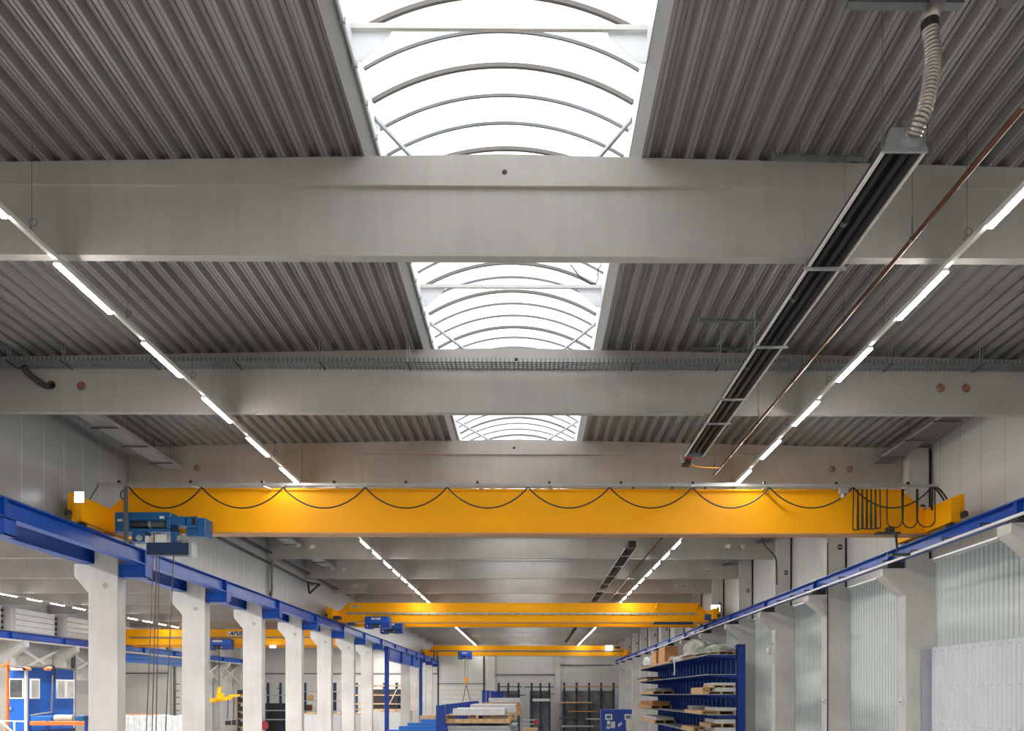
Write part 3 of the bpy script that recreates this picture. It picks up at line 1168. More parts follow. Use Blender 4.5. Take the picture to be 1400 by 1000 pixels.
# floodlight on the carriage at the hoist end
p = P(108.5, 680, 19.3)
q = MB().box(p.x - .13, p.x + .13, 19.30, 19.36, p.z - .15, p.z + .15)
q.build('floodlight_body', M['galv'], c1)
for i in range(4):
    for j in range(5):
        x, z = p.x - .12 + i * .062, p.z - .14 + j * .057
        fl = MB().box(x, x + .052, 19.285, 19.30, z, z + .047)
        fl.build('floodlight_lens', M['flood'], c1)
q = MB()
q.box(p.x - .02, p.x + .02, 19.31, 19.35, ZB + .6, p.z - .15)
q.build('floodlight_bracket', M['dark'], c1)
# current collector arm reaching down to the conductor rail
q = MB()
pa = P(1222, 731, 20.4)
q.box(pa.x - .5, pa.x + .15, 20.3, 20.5, ZB - .07, ZB - .02)
q.box(pa.x - .22, pa.x - .05, 20.25, 20.45, ZB - .04, ZB + .12)
q.bar((pa.x + .05, 20.4, ZB - .05), (pa.x + .1, 20.4, H(4.0)), .05, .05)
q.box(pa.x - .1, pa.x + .42, 20.3, 20.5, H(3.88), H(3.94))
q.build('collector_arm', M['dark'], c1)
# white plaster stain of glue on the girder is left out

# ---- hoist of the big crane
hz0 = 19.75
ho = thing('wire_rope_hoist', P(215, 735, hz0), 'blue wire rope hoist hanging beside the end of the big yellow girder', 'hoist')


def bpx(mb, x0, y0, x1, y1, ya, yb):
    a, b = P(x0, y1, ya), P(x1, y0, ya)
    return mb.box(a.x, b.x, ya, yb, a.z, b.z)


mb = MB()
bpx(mb, 157, 700.5, 233, 711.5, hz0, 20.25)
bpx(mb, 157, 711.7, 176, 722.8, hz0 + .004, 20.245)
bpx(mb, 227, 711.7, 233, 722.8, hz0 + .004, 20.245)
bpx(mb, 157, 723, 233, 727, hz0 - .01, 20.25)
mb.build('drum_frame', M['hoist_blue'], ho, bevel=.012)
q = MB()
za = P(200, 717.5, hz0 + .2).z
q.tube([(PX(176, 19.9), 19.95, za), (PX(205, 19.9), 19.95, za)], .125, 22)
q.build('drum', M['dark'], ho)
q = MB()
xx0, xx1 = PX(208, 19.9), PX(226, 19.9)
for i in range(9):
    a = xx0 + (xx1 - xx0) * i / 9
    q.tube([(a, 19.95, za), (a + .02, 19.95, za)], .125, 22)
q.tube([(xx0, 19.95, za), (xx1, 19.95, za)], .115, 22)
q.build('rope_winding', M['galv_dark'], ho)
q = MB()
q.tube([(PX(204.5, 19.9), 19.95, za), (PX(207.5, 19.9), 19.95, za)], .14, 22)
q.build('rope_guide', M['galv'], ho)
mb = MB()
bpx(mb, 233, 706, 252, 718, hz0, 20.2)
mb.build('gearbox', M['hoist_blue'], ho, bevel=.02)
mb = MB()
bpx(mb, 254, 706, 270, 722, hz0 + .02, 20.15)
mb.build('hoist_motor', M['hoist_blue'], ho, bevel=.03)
mb = MB()
bpx(mb, 262, 708, 267, 718, hz0 - .01, hz0 + .02)
mb.build('motor_vent', M['black'], ho)
mb = MB()
bpx(mb, 270, 708, 281, 734, hz0 - .02, 20.2)
bpx(mb, 254, 722, 271, 733, hz0 + .06, 20.1)
mb.build('brake_housing', M['hoist_blue'], ho, bevel=.03)
mb = MB()
bpx(mb, 218, 706, 224.5, 709.5, hz0 - .006, hz0)
bpx(mb, 160.5, 710, 167, 713, hz0 - .006, hz0)
mb.build('type_plate', M['offwhite'], ho)
mb = MB()
for a, b in ((180, 198), (233, 241)):
    mb = MB()
    bpx(mb, a, 727, b, 741, hz0 + .03, 20.1)
    mb.build('trolley_side', M['hoist_blue'], ho, bevel=.015)
for x in (190, 246, 252):
    mb = MB()
    p = P(x, 736, hz0)
    mb.tube([(p.x, hz0 - .02, p.z), (p.x, hz0 + .1, p.z)], .075, 16)
    mb.build('trolley_wheel', M['galv'], ho)
mb = MB()
bpx(mb, 200, 742, 258, 759, hz0 + .02, hz0 + .3)
mb.build('counterweight', M['navy'], ho, bevel=.01)
mb = MB()
bpx(mb, 258, 742, 262, 759.5, hz0 + .0, hz0 + .32)
mb.build('counterweight_cap', M['galv'], ho)
mb = MB()
bpx(mb, 212, 731, 228, 742, hz0 + .05, hz0 + .2)
mb.build('rope_anchor', M['offwhite'], ho)
mb = MB()
bpx(mb, 198, 733, 203, 742, hz0 + .05, hz0 + .2)
mb.build('rope_anchor', M['offwhite'], ho)
q = MB()
q.bar(P(173, 664.5, hz0 - .1), P(173.5, 742, hz0 - .1), .055, .055)
q.bar(P(170, 666, hz0 - .1), P(170.3, 742, hz0 - .1), .03, .03)
q.bar(P(172, 665.5, hz0 - .12), P(172, 665.5, 20.15), .06, .05)
q.bar(P(173, 740, hz0 - .12), P(182, 740, hz0 + .05), .05, .05)
q.build('towing_post', M['galv_dark'], ho)
q = MB()
n2 = 16
pc = P(169, 677, yr - .1)
q.tube([(pc.x + .08 * math.cos(2 * PI * k / n2), pc.y, pc.z + .12 * math.sin(2 * PI * k / n2)) for k in range(n2 + 1)], .016, 7)
q.build('cable_coil', M['black'], ho)
for a, b, s in ((211, 199.5, 728), (215, 207.5, 728), (218.5, 213, 728), (238.5, 225.5, 742)):
    q = MB()
    p0, p1 = P(a, s, 19.9), P(b, 1015, 19.85)
    q.tube([p0, p1], .013, 6)
    q.build('wire_rope', M['rope'], ho)
hb = P(212, 1015, 19.85)
q = MB()
q.box(hb.x - .32, hb.x + .3, 19.77, 19.93, hb.z - .25, hb.z + .02)
q.build('hook_block', M['yellow'], ho, bevel=.03)
q = MB()
q.tube(smooth_path([Vector((hb.x, 19.85, hb.z - .25)), Vector((hb.x, 19.85, hb.z - .42)), Vector((hb.x + .09, 19.85, hb.z - .52)), Vector((hb.x + .02, 19.85, hb.z - .64)), Vector((hb.x - .09, 19.85, hb.z - .56))], 6), .03, 10)
q.build('load_hook', M['dark'], ho, smooth=True)

# ---- second crane, twin girders
YG2 = 45.4
c2 = crane('yellow twin girder crane in the middle of the hall with two blue hoists', YG2, H(4.50), H(5.64), PX(461, YG2), PX(968.5, YG2), .65, .45, 1.9)
mb = MB().prism([(PX(461, YG2), H(4.5)), (PX(968.5, YG2), H(4.5)), (PX(968.5, YG2), H(5.0)), (PX(955, YG2), H(5.64)), (PX(475, YG2), H(5.64)), (PX(461, YG2), H(5.0))], 48.6, 49.05)
mb.build('girder', M['yellow'], c2)
z0 = P(700, 839.5, YG2).z
x0, x1 = PX(473, YG2), PX(952, YG2)
MB().box(x0, x1, YG2 - .07, YG2, z0 - .045, z0 + .06).build('cable_channel', M['galv'], c2)
n = 40
for i in range(n):
    x = x0 + (x1 - x0) * (i + .5) / n
    MB().box(x - .05, x + .05, YG2 - .085, YG2 - .07, z0 - .075, z0 - .02).build('channel_clip', M['galv_dark'], c2)
# bar lying along the top of the girder
MB().box(PX(792, 45.6), PX(848, 45.6), 45.45, 45.6, H(5.7), H(5.74)).build('top_tray', M['galv_dark'], c2)
for px in (898, 954):
    x = PX(px, 45.3)
    q = MB().bar((x - .1, 45.15, H(5.25)), (x + .06, 45.4, H(5.66)), .12, .10)
    q.build('rail_arm', M['yellow'], c2)
q = MB().box(PX(894, 45.3), PX(947, 45.3), 45.2, 45.45, H(4.35), H(4.50))
q.build('cross_travel_box', M['navy'], c2)
p = P(978.5, 832, 44.4)
MB().box(p.x - .25, p.x + .25, 44.4, 44.5, p.z - .20, p.z + .20).build('floodlight_lens', M['flood'], c2)
MB().box(p.x - .28, p.x + .28, 44.5, 44.56, p.z - .23, p.z + .23).box(p.x - .03, p.x + .03, 44.5, 44.55, H(5.0), p.z - .2).build('floodlight_body', M['galv'], c2)
q = MB()
bpx(q, 964, 840, 977, 848, 44.2, 44.6)
q.build('travel_motor', M['hoist_blue'], c2, bevel=.04)
q = MB()
bpx(q, 455, 842.5, 465, 847, 44.0, 44.5)
bpx(q, 474, 851.5, 485, 855.5, 44.0, 44.5)
q.build('travel_motor', M['navy'], c2, bevel=.04)
q = MB()
bpx(q, 479, 828, 491, 831, YG2 - .02, YG2 - .005)
q.build('name_plate', M['offwhite'], c2)
pp = P(485, 829.5, YG2 - .03)
text_mesh('plate_lettering', 'ABUS', .16, M['navy'], pp, c2, .15)


def small_hoist(x0, y0, x1, y1, ya, lab, txt):
    a, b = P(x0, y1, ya), P(x1, y0, ya)
    w, h = b.x - a.x, b.z - a.z
    r = thing('crane_hoist', ((a.x + b.x) / 2, ya, a.z), lab, 'hoist')
    mb = MB().box(a.x, b.x, ya, ya + .7, a.z + h * .42, b.z)
    mb.build('drum_casing', M['blue'], r, bevel=.09)
    MB().box(a.x, a.x + w * .32, ya + .02, ya + .65, a.z, a.z + h * .5).build('gear_casing', M['blue_rack'], r, bevel=.06)
    MB().box(b.x - w * .42, b.x, ya + .02, ya + .65, a.z + h * .04, a.z + h * .5).build('motor_casing', M['blue_rack'], r, bevel=.06)
    q = MB()
    q.tube([(a.x + w * .3, ya + .25, a.z + h * .27), (a.x + w * .6, ya + .25, a.z + h * .27)], h * .2, 14)
    q.build('drum', M['dark'], r)
    MB().box(a.x + w * .28, a.x + w * .65, ya - .012, ya, a.z + h * .72, a.z + h * .88).build('name_plate', M['offwhite'], r)
    if txt:
        text_mesh('plate_lettering', txt, h * .15, M['navy'], (a.x + w * .45, ya - .015, a.z + h * .8), r, .15)
    for f in (.12, .62):
        q = MB()
        q.tube([(a.x + w * f, ya - .01, a.z + h * .22), (a.x + w * f, ya + .03, a.z + h * .22)], h * .06, 10)
        q.build('end_bolt', M['wrap'], r)
    return r, a, b


small_hoist(498, 843, 532.5, 860, 44.6, 'blue hoist hanging on the front girder of the twin girder crane', 'ABUS')
small_hoist(519.5, 851, 550, 867, 47.6, 'blue hoist low behind its twin, under the rear girder of the twin girder crane', 'ABUS')

# ---- third crane near the end wall
YG3 = 86.0
c3 = crane('yellow overhead crane furthest down the hall near the end wall', YG3, H(4.55), H(5.7), PX(584, YG3), PX(856, YG3), .7, .45, 1.5)
z0 = P(700, 890.5, YG3).z
MB().box(PX(588, YG3), PX(852, YG3), YG3 - .08, YG3, z0 - .09, z0 + .07).build('cable_channel', M['galv_dark'], c3)
p = P(832.5, 886.5, 85.5)
MB().box(p.x - .38, p.x + .38, 85.3, 85.5, p.z - .28, p.z + .28).build('floodlight_lens', M['flood'], c3)
q = MB()
bpx(q, 840, 884, 848, 887.5, 85.2, 85.6)
q.build('travel_motor', M['hoist_blue'], c3, bevel=.05)
q = MB()
for x in (594, 598):
    q.bar(P(x, 891, 85.6), P(x - 1, 903, 85.2), .1, .1)
q.build('rail_arm', M['dark'], c3)
r3, a3, b3 = small_hoist(626, 891, 645, 902, 84.8, 'small blue hoist with a chain sling on the crane by the end wall', '')
for x in (636, 639.5):
    q = MB()
    q.tube([P(x, 901, 85), P(x - .5, 928, 85)], .02, 5)
    q.build('wire_rope', M['rope'], r3)
q = MB()
bpx(q, 635, 927, 640, 932, 84.9, 85.2)
q.tube([P(637.5, 931, 85), P(637, 936, 85)], .1, 8)
q.build('hook_block', M['yellow'], r3)
for e in (632.5, 643.5):
    q = MB()
    q.tube([P(637.5, 936, 85), P(e, 960, 85)], .04, 5)
    q.build('chain_sling', M['dark'], r3)

# ---- crane of the adjoining bay
YG4 = 66.0
c4 = crane('yellow overhead crane of the adjoining bay, partly hidden by the columns', YG4, H(4.47), H(5.82), -36.95, -13.7, .7, .5, 1.5)
z0 = P(300, 872.2, YG4).z
MB().box(-36, -14.5, YG4 - .08, YG4, z0 - .06, z0 + .06).build('cable_channel', M['galv_dark'], c4)
MB().box(-36.5, -14, 67.6, 68.05, H(4.35), H(4.9)).build('girder', M['yellow'], c4)
q = MB()
bpx(q, 311.5, 863.6, 337, 869.5, YG4 - .03, YG4 - .005)
q.build('name_board', M['wrap'], c4)
text_mesh('board_lettering', 'ABUS', .46, M['navy'], P(322.6, 866.6, YG4 - .04), c4, .25, bold=.02)
p = P(373, 884.5, 65.6)
q = MB().box(p.x - .25, p.x + .25, 65.5, 65.7, p.z - .1, p.z + .1)
q.build('floodlight_lens', M['flood'], c4)
small_hoist(281, 874, 316, 889, 65.2, 'dark blue hoist under the crane of the adjoining bay', '')

# ================================================================== PIPES AND BRACKETS ON THE GREY PANEL WALL
wp = thing('wall_pipe', (-12.2, 30, H(6.6)), 'dark pipe run with a triangular bracket high on the grey panel wall', 'pipe')
q = MB()
q.tube([(-12.25, 29.2, H(6.72)), (-12.25, 50, H(6.72))], .05, 8)
q.build('pipe_run', M['dark'], wp)
q = MB()
q.tube([(-12.40, 29.2, H(6.28)), (-12.40, 42, H(6.28))], .06, 8)
q.build('pipe_run', M['dark'], wp)
q = MB()
for yy in (40.6,):
    q.bar(P(421, 796, yy), P(438, 800, yy), .12, .08)
    q.bar(P(437, 799, yy), P(423, 812, yy), .12, .10)
    q.bar(P(421, 796, yy), P(423, 812, yy), .10, .08)
q.build('bracket', M['dark'], wp)
rp = thing('riser_pipe', (-12.35, 35, H(4.7)), 'pair of grey riser pipes dropping down the grey panel wall', 'pipe')
for d in (0, .16):
    q = MB()
    q.tube([P(372, 766, 35 + d), P(372, 806, 35 + d), P(371 - d * 12, 818, 35 + d)], .055, 8)
    q.build('riser', M['galv_dark'], rp)
# black cable dropping at the glazed wall
q = MB()
q.tube(smooth_path([P(1040, 733, 28.6), P(1046, 746, 28.6), P(1056, 757, 28.5), P(1061, 767, 28.4), P(1062, 800, 28.38)], 6), .03, 8)
tag(q.build('hanging_cable', M['black'], smooth=True), 'black cable curving from the fourth roof beam down to its column', 'cable')
# black rod painting the shadow gap of one column, drain pipe on the next
for i, (k, lab) in enumerate(((0, 'thin dark rod standing for the shadow gap beside the column above the crane'), (1, 'thin dark pipe running up the face of the third glazed side column'))):
    y = COLR0 + 6 * k
    q = MB()
    x = 12.33 if k == 0 else 11.60
    q.tube([(x, y - .05, 0.2 if k else H(4.5)), (x, y - .05, H(7.5) if k == 0 else H(5.9))], .022, 8)
    tag(q.build('pipe_and_gap_shade', M['black']), lab, 'pipe')

# ================================================================== CORRUGATED SCREEN BY THE GLAZING
cs = thing('corrugated_screen', (12.3, 18, 0), 'white corrugated sheet screen standing in front of the ribbed glazing', 'screen')
y0, y1 = 13.2, COLR0 - .12
n = int((y1 - y0) / .19)
pp_ = (y1 - y0) / n
pr = []
for i in range(n):
    for f, d in ((0, 0), (.3, 0), (.42, .04), (.72, .04), (.84, 0)):
        pr.append((12.32 - d, y0 + (i + f) * pp_))
pr.append((12.32, y1))
k = len(pr)
MB().add([(a, b, 0.0) for a, b in pr] + [(a, b, H(1.43)) for a, b in pr], [(i, i + 1, i + 1 + k, i + k) for i in range(k - 1)]).build('sheet', M['corr'], cs, recalc=False)
MB().box(12.05, 12.34, COLR0 - .10, COLR0 - .02, 0, H(1.40)).build('edge_flashing', M['flash'], cs)
q = MB()
for zz in (1.30, .25, -.9):
    for i in range(0, n, 2):
        y = y0 + (i + .57) * pp_
        q.box(12.272, 12.28, y - .012, y + .012, H(zz) - .012, H(zz) + .012)
q.build('screw', M['galv_dark'], cs)

# small boxes on the columns
for (px, py, yy, lab) in ((1242, 959, COLR0, 'small white switch box low on the second glazed side column'), (1131, 959, COLR0 + 6, 'small white switch box low on the third glazed side column')):
    p = P(px, py, yy)
    q = MB().box(11.50, 11.58, yy + .1, yy + .25, p.z - .1, p.z + .1)
    r = tag(q.build('switch_box', M['white'], bevel=.01), lab, 'switch box')
    MB().box(11.49, 11.5, yy + .14, yy + .21, p.z - .06, p.z - .01).build('toggle', M['black'], r)
wl = thing('wall_camera', (11.4, COLR0 + 12.2, H(2.2)), 'white dome camera on an arm on the fourth glazed side column', 'camera')
q = MB()
q.bar((11.58, COLR0 + 12.2, H(2.42)), (11.32, COLR0 + 12.2, H(2.42)), .06, .06)
q.build('arm', M['galv'], wl)
q = MB()
q.quadloft([[(11.35 + rr * math.cos(2 * PI * k / 16), COLR0 + 12.2 + rr * math.sin(2 * PI * k / 16), H(zz)) for k in range(16)] for rr, zz in ((.02, 1.86), (.09, 1.9), (.12, 2.0), (.12, 2.2), (.05, 2.24))])
q.build('dome', M['wrap'], wl, smooth=True)

# ================================================================== CANTILEVER RACK ALONG THE GLAZED WALL
RX0, RX1, RY0, RY1 = 9.23, 10.80, 38.2, 61.5
rk = thing('cantilever_rack', (10.5, 50, 0), 'tall blue cantilever rack of long shelves beside the glazed wall', 'rack')
ny = 24
for i in range(ny):
    y = RY0 + i * (RY1 - RY0) / (ny - 1)
    if i == 0:
        mb = ibeam(10.80, 11.22, 0, H(2.62), y - .16, y + .16)
        mb.v = mb.v
        mb = MB().box(10.80, 11.24, y - .16, y - .13, 0, H(2.62)).box(10.80, 11.24, y + .13, y + .16, 0, H(2.62)).box(11.0, 11.03, y - .14, y + .14, 0, H(2.6)).box(10.80, 10.83, y - .16, y + .16, 0, H(2.6))
    else:
        mb = MB().box(10.80, 11.16, y - .09, y + .09, 0, H(2.52))
    mb.build('upright', M['blue_rack'], rk)
LEV = [2.10, 1.06, 0.02, -1.05, -2.1]
for z in LEV:
    MB().box(RX0, RX1 + .05, RY0 - .1, RY1, H(z) - .035, H(z)).build('shelf', M['galv'], rk)
for z in LEV[:4]:
    a_ = MB()
    for i in range(ny):
        y = RY0 + i * (RY1 - RY0) / (ny - 1)
        MB().prism([(RX1, H(z) - .035), (RX0 + .1, H(z) - .035), (RX0 + .1, H(z) - .09), (RX1, H(z) - .22)], y - .04, y + .04).build('arm', M['blue_rack'], rk) if i % 1 == 0 else None


def pallet(x0, x1, y0, y1, z0, lab, grp=None, mat='wood', h=.144, front=False):
    r = thing('wooden_pallet', ((x0 + x1) / 2, (y0 + y1) / 2, z0), lab, 'pallet', grp)
    mb = MB()
    nx = 5
    for i in range(nx):
        a = x0 + (x1 - x0 - .1) * i / (nx - 1)
        mb.box(a, a + .1, y0, y1, z0, z0 + .022)
    mb.build('bottom_boards', M[mat], r)
    nb = max(3, int((x1 - x0) / .8))
    for i in range(nb):
        a = x0 + (x1 - x0 - .1) * i / (nb - 1)
        MB().box(a, a + .1, y0, y1, z0 + .022, z0 + h - .03).build('stringer', M[mat], r)
    mb = MB()
    ny_ = max(5, int((y1 - y0) / .2))
    for i in range(ny_):
        a = y0 + (y1 - y0 - .1) * i / (ny_ - 1)
        mb.box(x0, x1, a, a + .1, z0 + h - .03, z0 + h)
    mb.build('deck_boards', M[mat], r)
    if front:
        MB().box(x0 - .02, x1 + .02, y0 - .05, y0 - .004, z0, z0 + h * .55).build('front_bearer', M[mat], r)
    return r


def packs(x0, x1, y0, y1, z0, z1, lab, n=1, mat='wrap', grp=None):
    """flat stack of sheets lying on something"""
    r = thing('panel_stack', ((x0 + x1) / 2, (y0 + y1) / 2, z0), lab, 'panel stack', grp)
    for i in range(n):
        a = z0 + (z1 - z0) * i / n
        b = z0 + (z1 - z0) * (i + 1) / n - (.012 if n > 1 else 0)
        j = random.uniform(-.03, .03) if n > 1 else 0
        MB().box(x0 + j, x1 + j, y0, y1, a, b).build('sheet', M[mat], r, bevel=.008)
    return r


S = RX0 + .05
# shelf 3 (eye level), near end: two pallets with white packs
z = H(LEV[2])
pallet(S + .0, S + 1.5, RY0, RY0 + 2.2, z, 'pale pallet under the two-layer white stack on the eye-level rack shelf')
packs(S + .45, S + 1.5, RY0, RY0 + 2.2, z + .145, z + .34, 'lower white sheet pack on the eye-level rack shelf')
pallet(S + .3, S + 1.5, RY0, RY0 + 2.2, z + .342, 'thin spacer pallet between the two white sheet packs on the rack', h=.13)
packs(S + .35, S + 1.5, RY0, RY0 + 2.2, z + .473, z + .60, 'upper white sheet pack topping the eye-level stack on the rack')
pallet(S - .1, S + .3, RY0 + .6, RY0 + 3.4, z, 'short end-on pallet jutting beside the white stack at eye level', mat='wood', h=.36)
# shelf 4
z = H(LEV[3])
pallet(S - .3, S + 1.5, RY0, RY0 + 4.2, z, 'long pale pallet below a white sheet pack on the fourth rack shelf', h=.2)
packs(S + .5, S + 1.55, RY0, RY0 + 2.6, z + .202, z + .36, 'white sheet pack on the long pallet of the fourth rack shelf')
packs(S - .1, S + .9, RY0 + 2.9, RY0 + 4.2, z + .202, z + .42, 'grey sheet bundle behind the white pack on the fourth rack shelf', 4, 'galv')
# shelf 5
z = H(LEV[4])
pallet(S + .1, S + 1.5, RY0 + .0, RY0 + 2.2, z, 'bottom pallet of the tall white stack low on the rack', h=.16)
packs(S + .4, S + 1.5, RY0, RY0 + 2.2, z + .162, z + .36, 'lower white pack of the tall stack low on the rack')
pallet(S + .1, S + 1.5, RY0, RY0 + 2.2, z + .362, 'upper pallet of the tall white stack low on the rack', h=.22)
packs(S + .4, S + 1.5, RY0, RY0 + 2.2, z + .584, z + .8, 'upper white pack of the tall stack low on the rack')
pallet(S - .1, S + .6, RY0 + 2.9, RY0 + 6, z, 'bare pallet beside the tall white stack low on the rack', h=.25)
# far ends of the shelves
for li, (dy, lab, mat, kind) in enumerate(((53.5, 'grey sheets at the distant end of the eye-level rack shelf', 'galv', 3), (54.5, 'brown board pile at the distant end of the fourth rack shelf', 'wood_orange', 5), (53, 'white sheets at the distant end of the lowest rack shelf', 'wrap', 3))):
    z = H(LEV[2 + li])
    pallet(S - .25, S + 1.3, dy, dy + 6.5, z, 'pallet at the distant end of the %s rack shelf' % ('eye-level', 'fourth', 'lowest')[li], mat='wood' if li != 1 else 'wood_orange', h=.24)
    packs(S - .1, S + 1.2, dy, dy + 6, z + .242, z + .46 + .1 * (li == 1), lab, kind, mat)
z = H(LEV[1])
pallet(S - .3, S + .9, 56, 61, z, 'pallet at the distant end of the second rack shelf', h=.16)
packs(S - .3, S + 1.0, 56, 61, z + .162, z + .30, 'dark sheets at the distant end of the second rack shelf', 2, 'dark')


def lump(name, pts_scale, loc, mat, lab, cat, seed, fl=.0):
    """soft draped heap: displaced half ellipsoid"""
    bm = bmesh.new()
    bmesh.ops.create_uvsphere(bm, u_segments=48, v_segments=28, radius=1)
    rnd = random.Random(seed)
    ph = [rnd.uniform(0, 6.28) for _ in range(8)]
    for v in bm.verts:
        c = v.co.copy()
        d = 1 + .11 * math.sin(5 * c.x + ph[0] + 3 * c.z) + .09 * abs(math.sin(5 * c.y + ph[1] + 4 * c.x)) + .09 * abs(math.sin(8 * c.x + 5 * c.y + ph[2])) - .08 + .05 * math.sin(17 * c.z + 11 * c.y + ph[3])
        # squarish plan
        k = 1.0 / max(.55, (abs(c.x) ** 4 + abs(c.y) ** 4 + 1e-6) ** .25 + .0) if abs(c.z) < .8 else 1
        k = min(k, 1.25)
        v.co = Vector((c.x * d * k * pts_scale[0], c.y * d * k * pts_scale[1], max(-.02, c.z * d) * pts_scale[2]))
    me = bpy.data.meshes.new(name)
    bm.to_mesh(me)
    bm.free()
    me.materials.append(M[mat])
    me.polygons.foreach_set('use_smooth', [True] * len(me.polygons))
    o = bpy.data.objects.new(name, me)
    COL.objects.link(o)
    o.location = Vector(loc) + Vector((0, 0, .02 * pts_scale[2]))
    return tag(o, lab, cat)


z = H(LEV[0])
pallet(S + .0, S + 1.45, 41.2, 44.4, z, 'pale pallet under the plastic covered heap on top of the rack')
lump('tarpaulin_heap', (.80, 1.9, .92), (S + .72, 42.8, z + .145), 'tarp', 'crumpled grey green tarpaulin heap on top of the tall rack', 'tarpaulin', 3)
pallet(S + .6, S + 1.5, 38.3, 40.6, z, 'pallet under the flat green bundle at the top end of the rack')
lump('covered_bundle', (.62, 1.2, .46), (S + 1.05, 39.5, z + .145), 'tarp', 'low green wrapped bundle at the top end of the tall rack', 'bundle', 9)
lump('white_sack', (.30, .9, .34), (S + .25, 46.2, z), 'wrap', 'white plastic sack on the edge of the rack top', 'sack', 5)
q = MB()
q.tube([(RX0 + .05, 46.2, z + .12), (RX0 - .08, 46.2, z + .05), (RX0 - .09, 46.1, z - .35), (RX0 - .04, 46.3, z - .62), (RX0 - .09, 46.2, z - .85)], [.05, .05, .045, .05, .08], 8)
tag(q.build('plastic_strip', M['wrap'], smooth=True), 'white plastic strip dangling off the rack top below the sack', 'strip')
pallet(S - .1, S + 1.0, 48.0, 60.5, z, 'long pallet under the cardboard boxes on top of the rack')
for i, (ya, yb, xx, hh, lab) in enumerate(((50.2, 52.6, .0, 1.05, 'big brown cardboard box standing on top of the rack'), (53.4, 55.2, -.05, .9, 'narrow cardboard box next to the big one on top of the rack'))):
    r = thing('cardboard_box', (S + .5, ya, z + .145), lab, 'box')
    MB().box(S + xx, S + xx + .9, ya, yb, z + .145, z + .145 + hh).build('carton', M['card'], r, bevel=.01)
    MB().box(S + xx + .40, S + xx + .48, ya - .004, yb, z + .145 + hh - .0, z + .147 + hh + .004).build('tape', M['beige'], r)
lump('plastic_bundle', (.42, 1.5, .75), (S + .25, 57.5, z + .145), 'wrap', 'white plastic wrapped bundle at the distant end of the rack top', 'bundle', 12)
lump('cloth_pile', (.35, .8, .30), (S + .45, 48.9, z + .145), 'tarp', 'small grey pile in front of the cardboard box on the rack top', 'pile', 21)

# ================================================================== CENTRE: PANEL STACKS ON THE LOW BLUE RACK
r2 = thing('cantilever_rack', (-4.4, 46, 0), 'low blue cantilever rack carrying white panel stacks in the middle of the hall', 'rack')
for i in range(12):
    y = 35.2 + i * 2.1
    x1_ = PX(609, 35.2) if i == 0 else -4.05
    MB().box(-4.49, x1_, y - .12, y + .12, 0, H(-.52)).build('upright', M['blue_rack'], r2)
    for zz in (-1.39, -2.25) if i else ():
        MB().prism([(-4.05, H(zz)), (-.9, H(zz)), (-.9, H(zz) - .08), (-4.05, H(zz) - .25)], y - .05, y + .05).build('arm', M['blue_rack'], r2)
za = H(-1.39)


def ppal(x0, x1, ya, yb, zz, h, lab, mat='wood'):
    return pallet(PX(x0, ya), PX(x1, ya), ya, yb, zz, lab, None, mat, h, True)


ppal(608, 697, 35.3, 38.9, za, .40, 'wide pine pallet under the white panels at the front of the low rack')
zz = za + .402
packs(PX(619, 35.3), PX(690, 35.3), 35.3, 38.6, zz, zz + .30, 'thick white panel stack on the wide pine pallet at the front of the low rack')
packs(PX(638, 37), PX(703, 37), 39.2, 43, za + .4, za + .86, 'pale panel stack right behind the front one on the low rack', 2)
ppal(640, 706, 39.2, 43, za, .38, 'pine pallet right behind the front one on the low rack')
ppal(655, 711, 48.2, 52, za, .3, 'pine pallet third along the low rack under reddish boards')
zz = za + .302
packs(PX(660, 48.2), PX(711, 48.2), 48.2, 52, zz, zz + .55, 'dark timber frame stack third along the low rack', 3, 'wood_orange')
packs(PX(668, 48.2), PX(711, 48.2), 48.2, 52, zz + .552, zz + .85, 'white and red panel stack topping the timber stack on the low rack', 2)
zc = H(-2.25)
packs(PX(612, 35.3), PX(697, 35.3), 35.3, 39, zc + .0, zc + .74, 'grey sheet stack on the lower arms of the low rack', 5, 'galv')
packs(PX(640, 41), PX(706, 41), 41, 46, zc, zc + .5, 'second grey sheet stack on the lower arms of the low rack', 4, 'galv')
ppal(664, 713, 53.5, 57, za, .34, 'pine pallet at the distant end of the low rack')
packs(PX(668, 53.5), PX(713, 53.5), 53.5, 57, za + .342, za + .75, 'pale sheet stack at the distant end of the low rack', 3)
r5 = thing('steel_rack', (-3.2, 62, 0), 'tall blue sheeted rack end standing beyond the panel stacks', 'rack')
for i in range(5):
    x = PX(659, 62) + i * .36
    MB().box(x, x + .30, 62 + i * .05, 62.3 + i * .05, 0, H(.38) - i * .03).build('upright', M['blue_rack'], r5)
p0, p1 = P(672, 949, 62.5), P(686, 962, 62.5)
MB().box(PX(672, 62.5), PX(688, 62.5), 62.7, 62.9, 0, H(.2)).build('back_sheet', M['blue_rack'], r5)
# blue channel beams beside it
for i, (x0, y, yy) in enumerate(((575, 984, 52), (557, 989, 48), (545, 993.5, 44), (530, 998.5, 41))):
    a, b = P(x0, y, yy), P(600, y, yy)
    lab = 'light blue channel beam lying beside the blue upright, %s from the front' % ('last', 'third', 'second', 'first')[i]
    r = thing('channel_beam', ((a.x + b.x) / 2, yy, 0), lab, 'steel beam', 'light blue channel beams on trestles')
    MB().box(a.x, b.x, yy, yy + .4, a.z - .3, a.z).build('channel', M['blue_light'], r, bevel=.015)
    for f in (.15, .85):
        x = a.x + (b.x - a.x) * f
        MB().box(x - .06, x + .06, yy + .1, yy + .3, 0, a.z - .3).build('leg', M['blue_rack'], r)
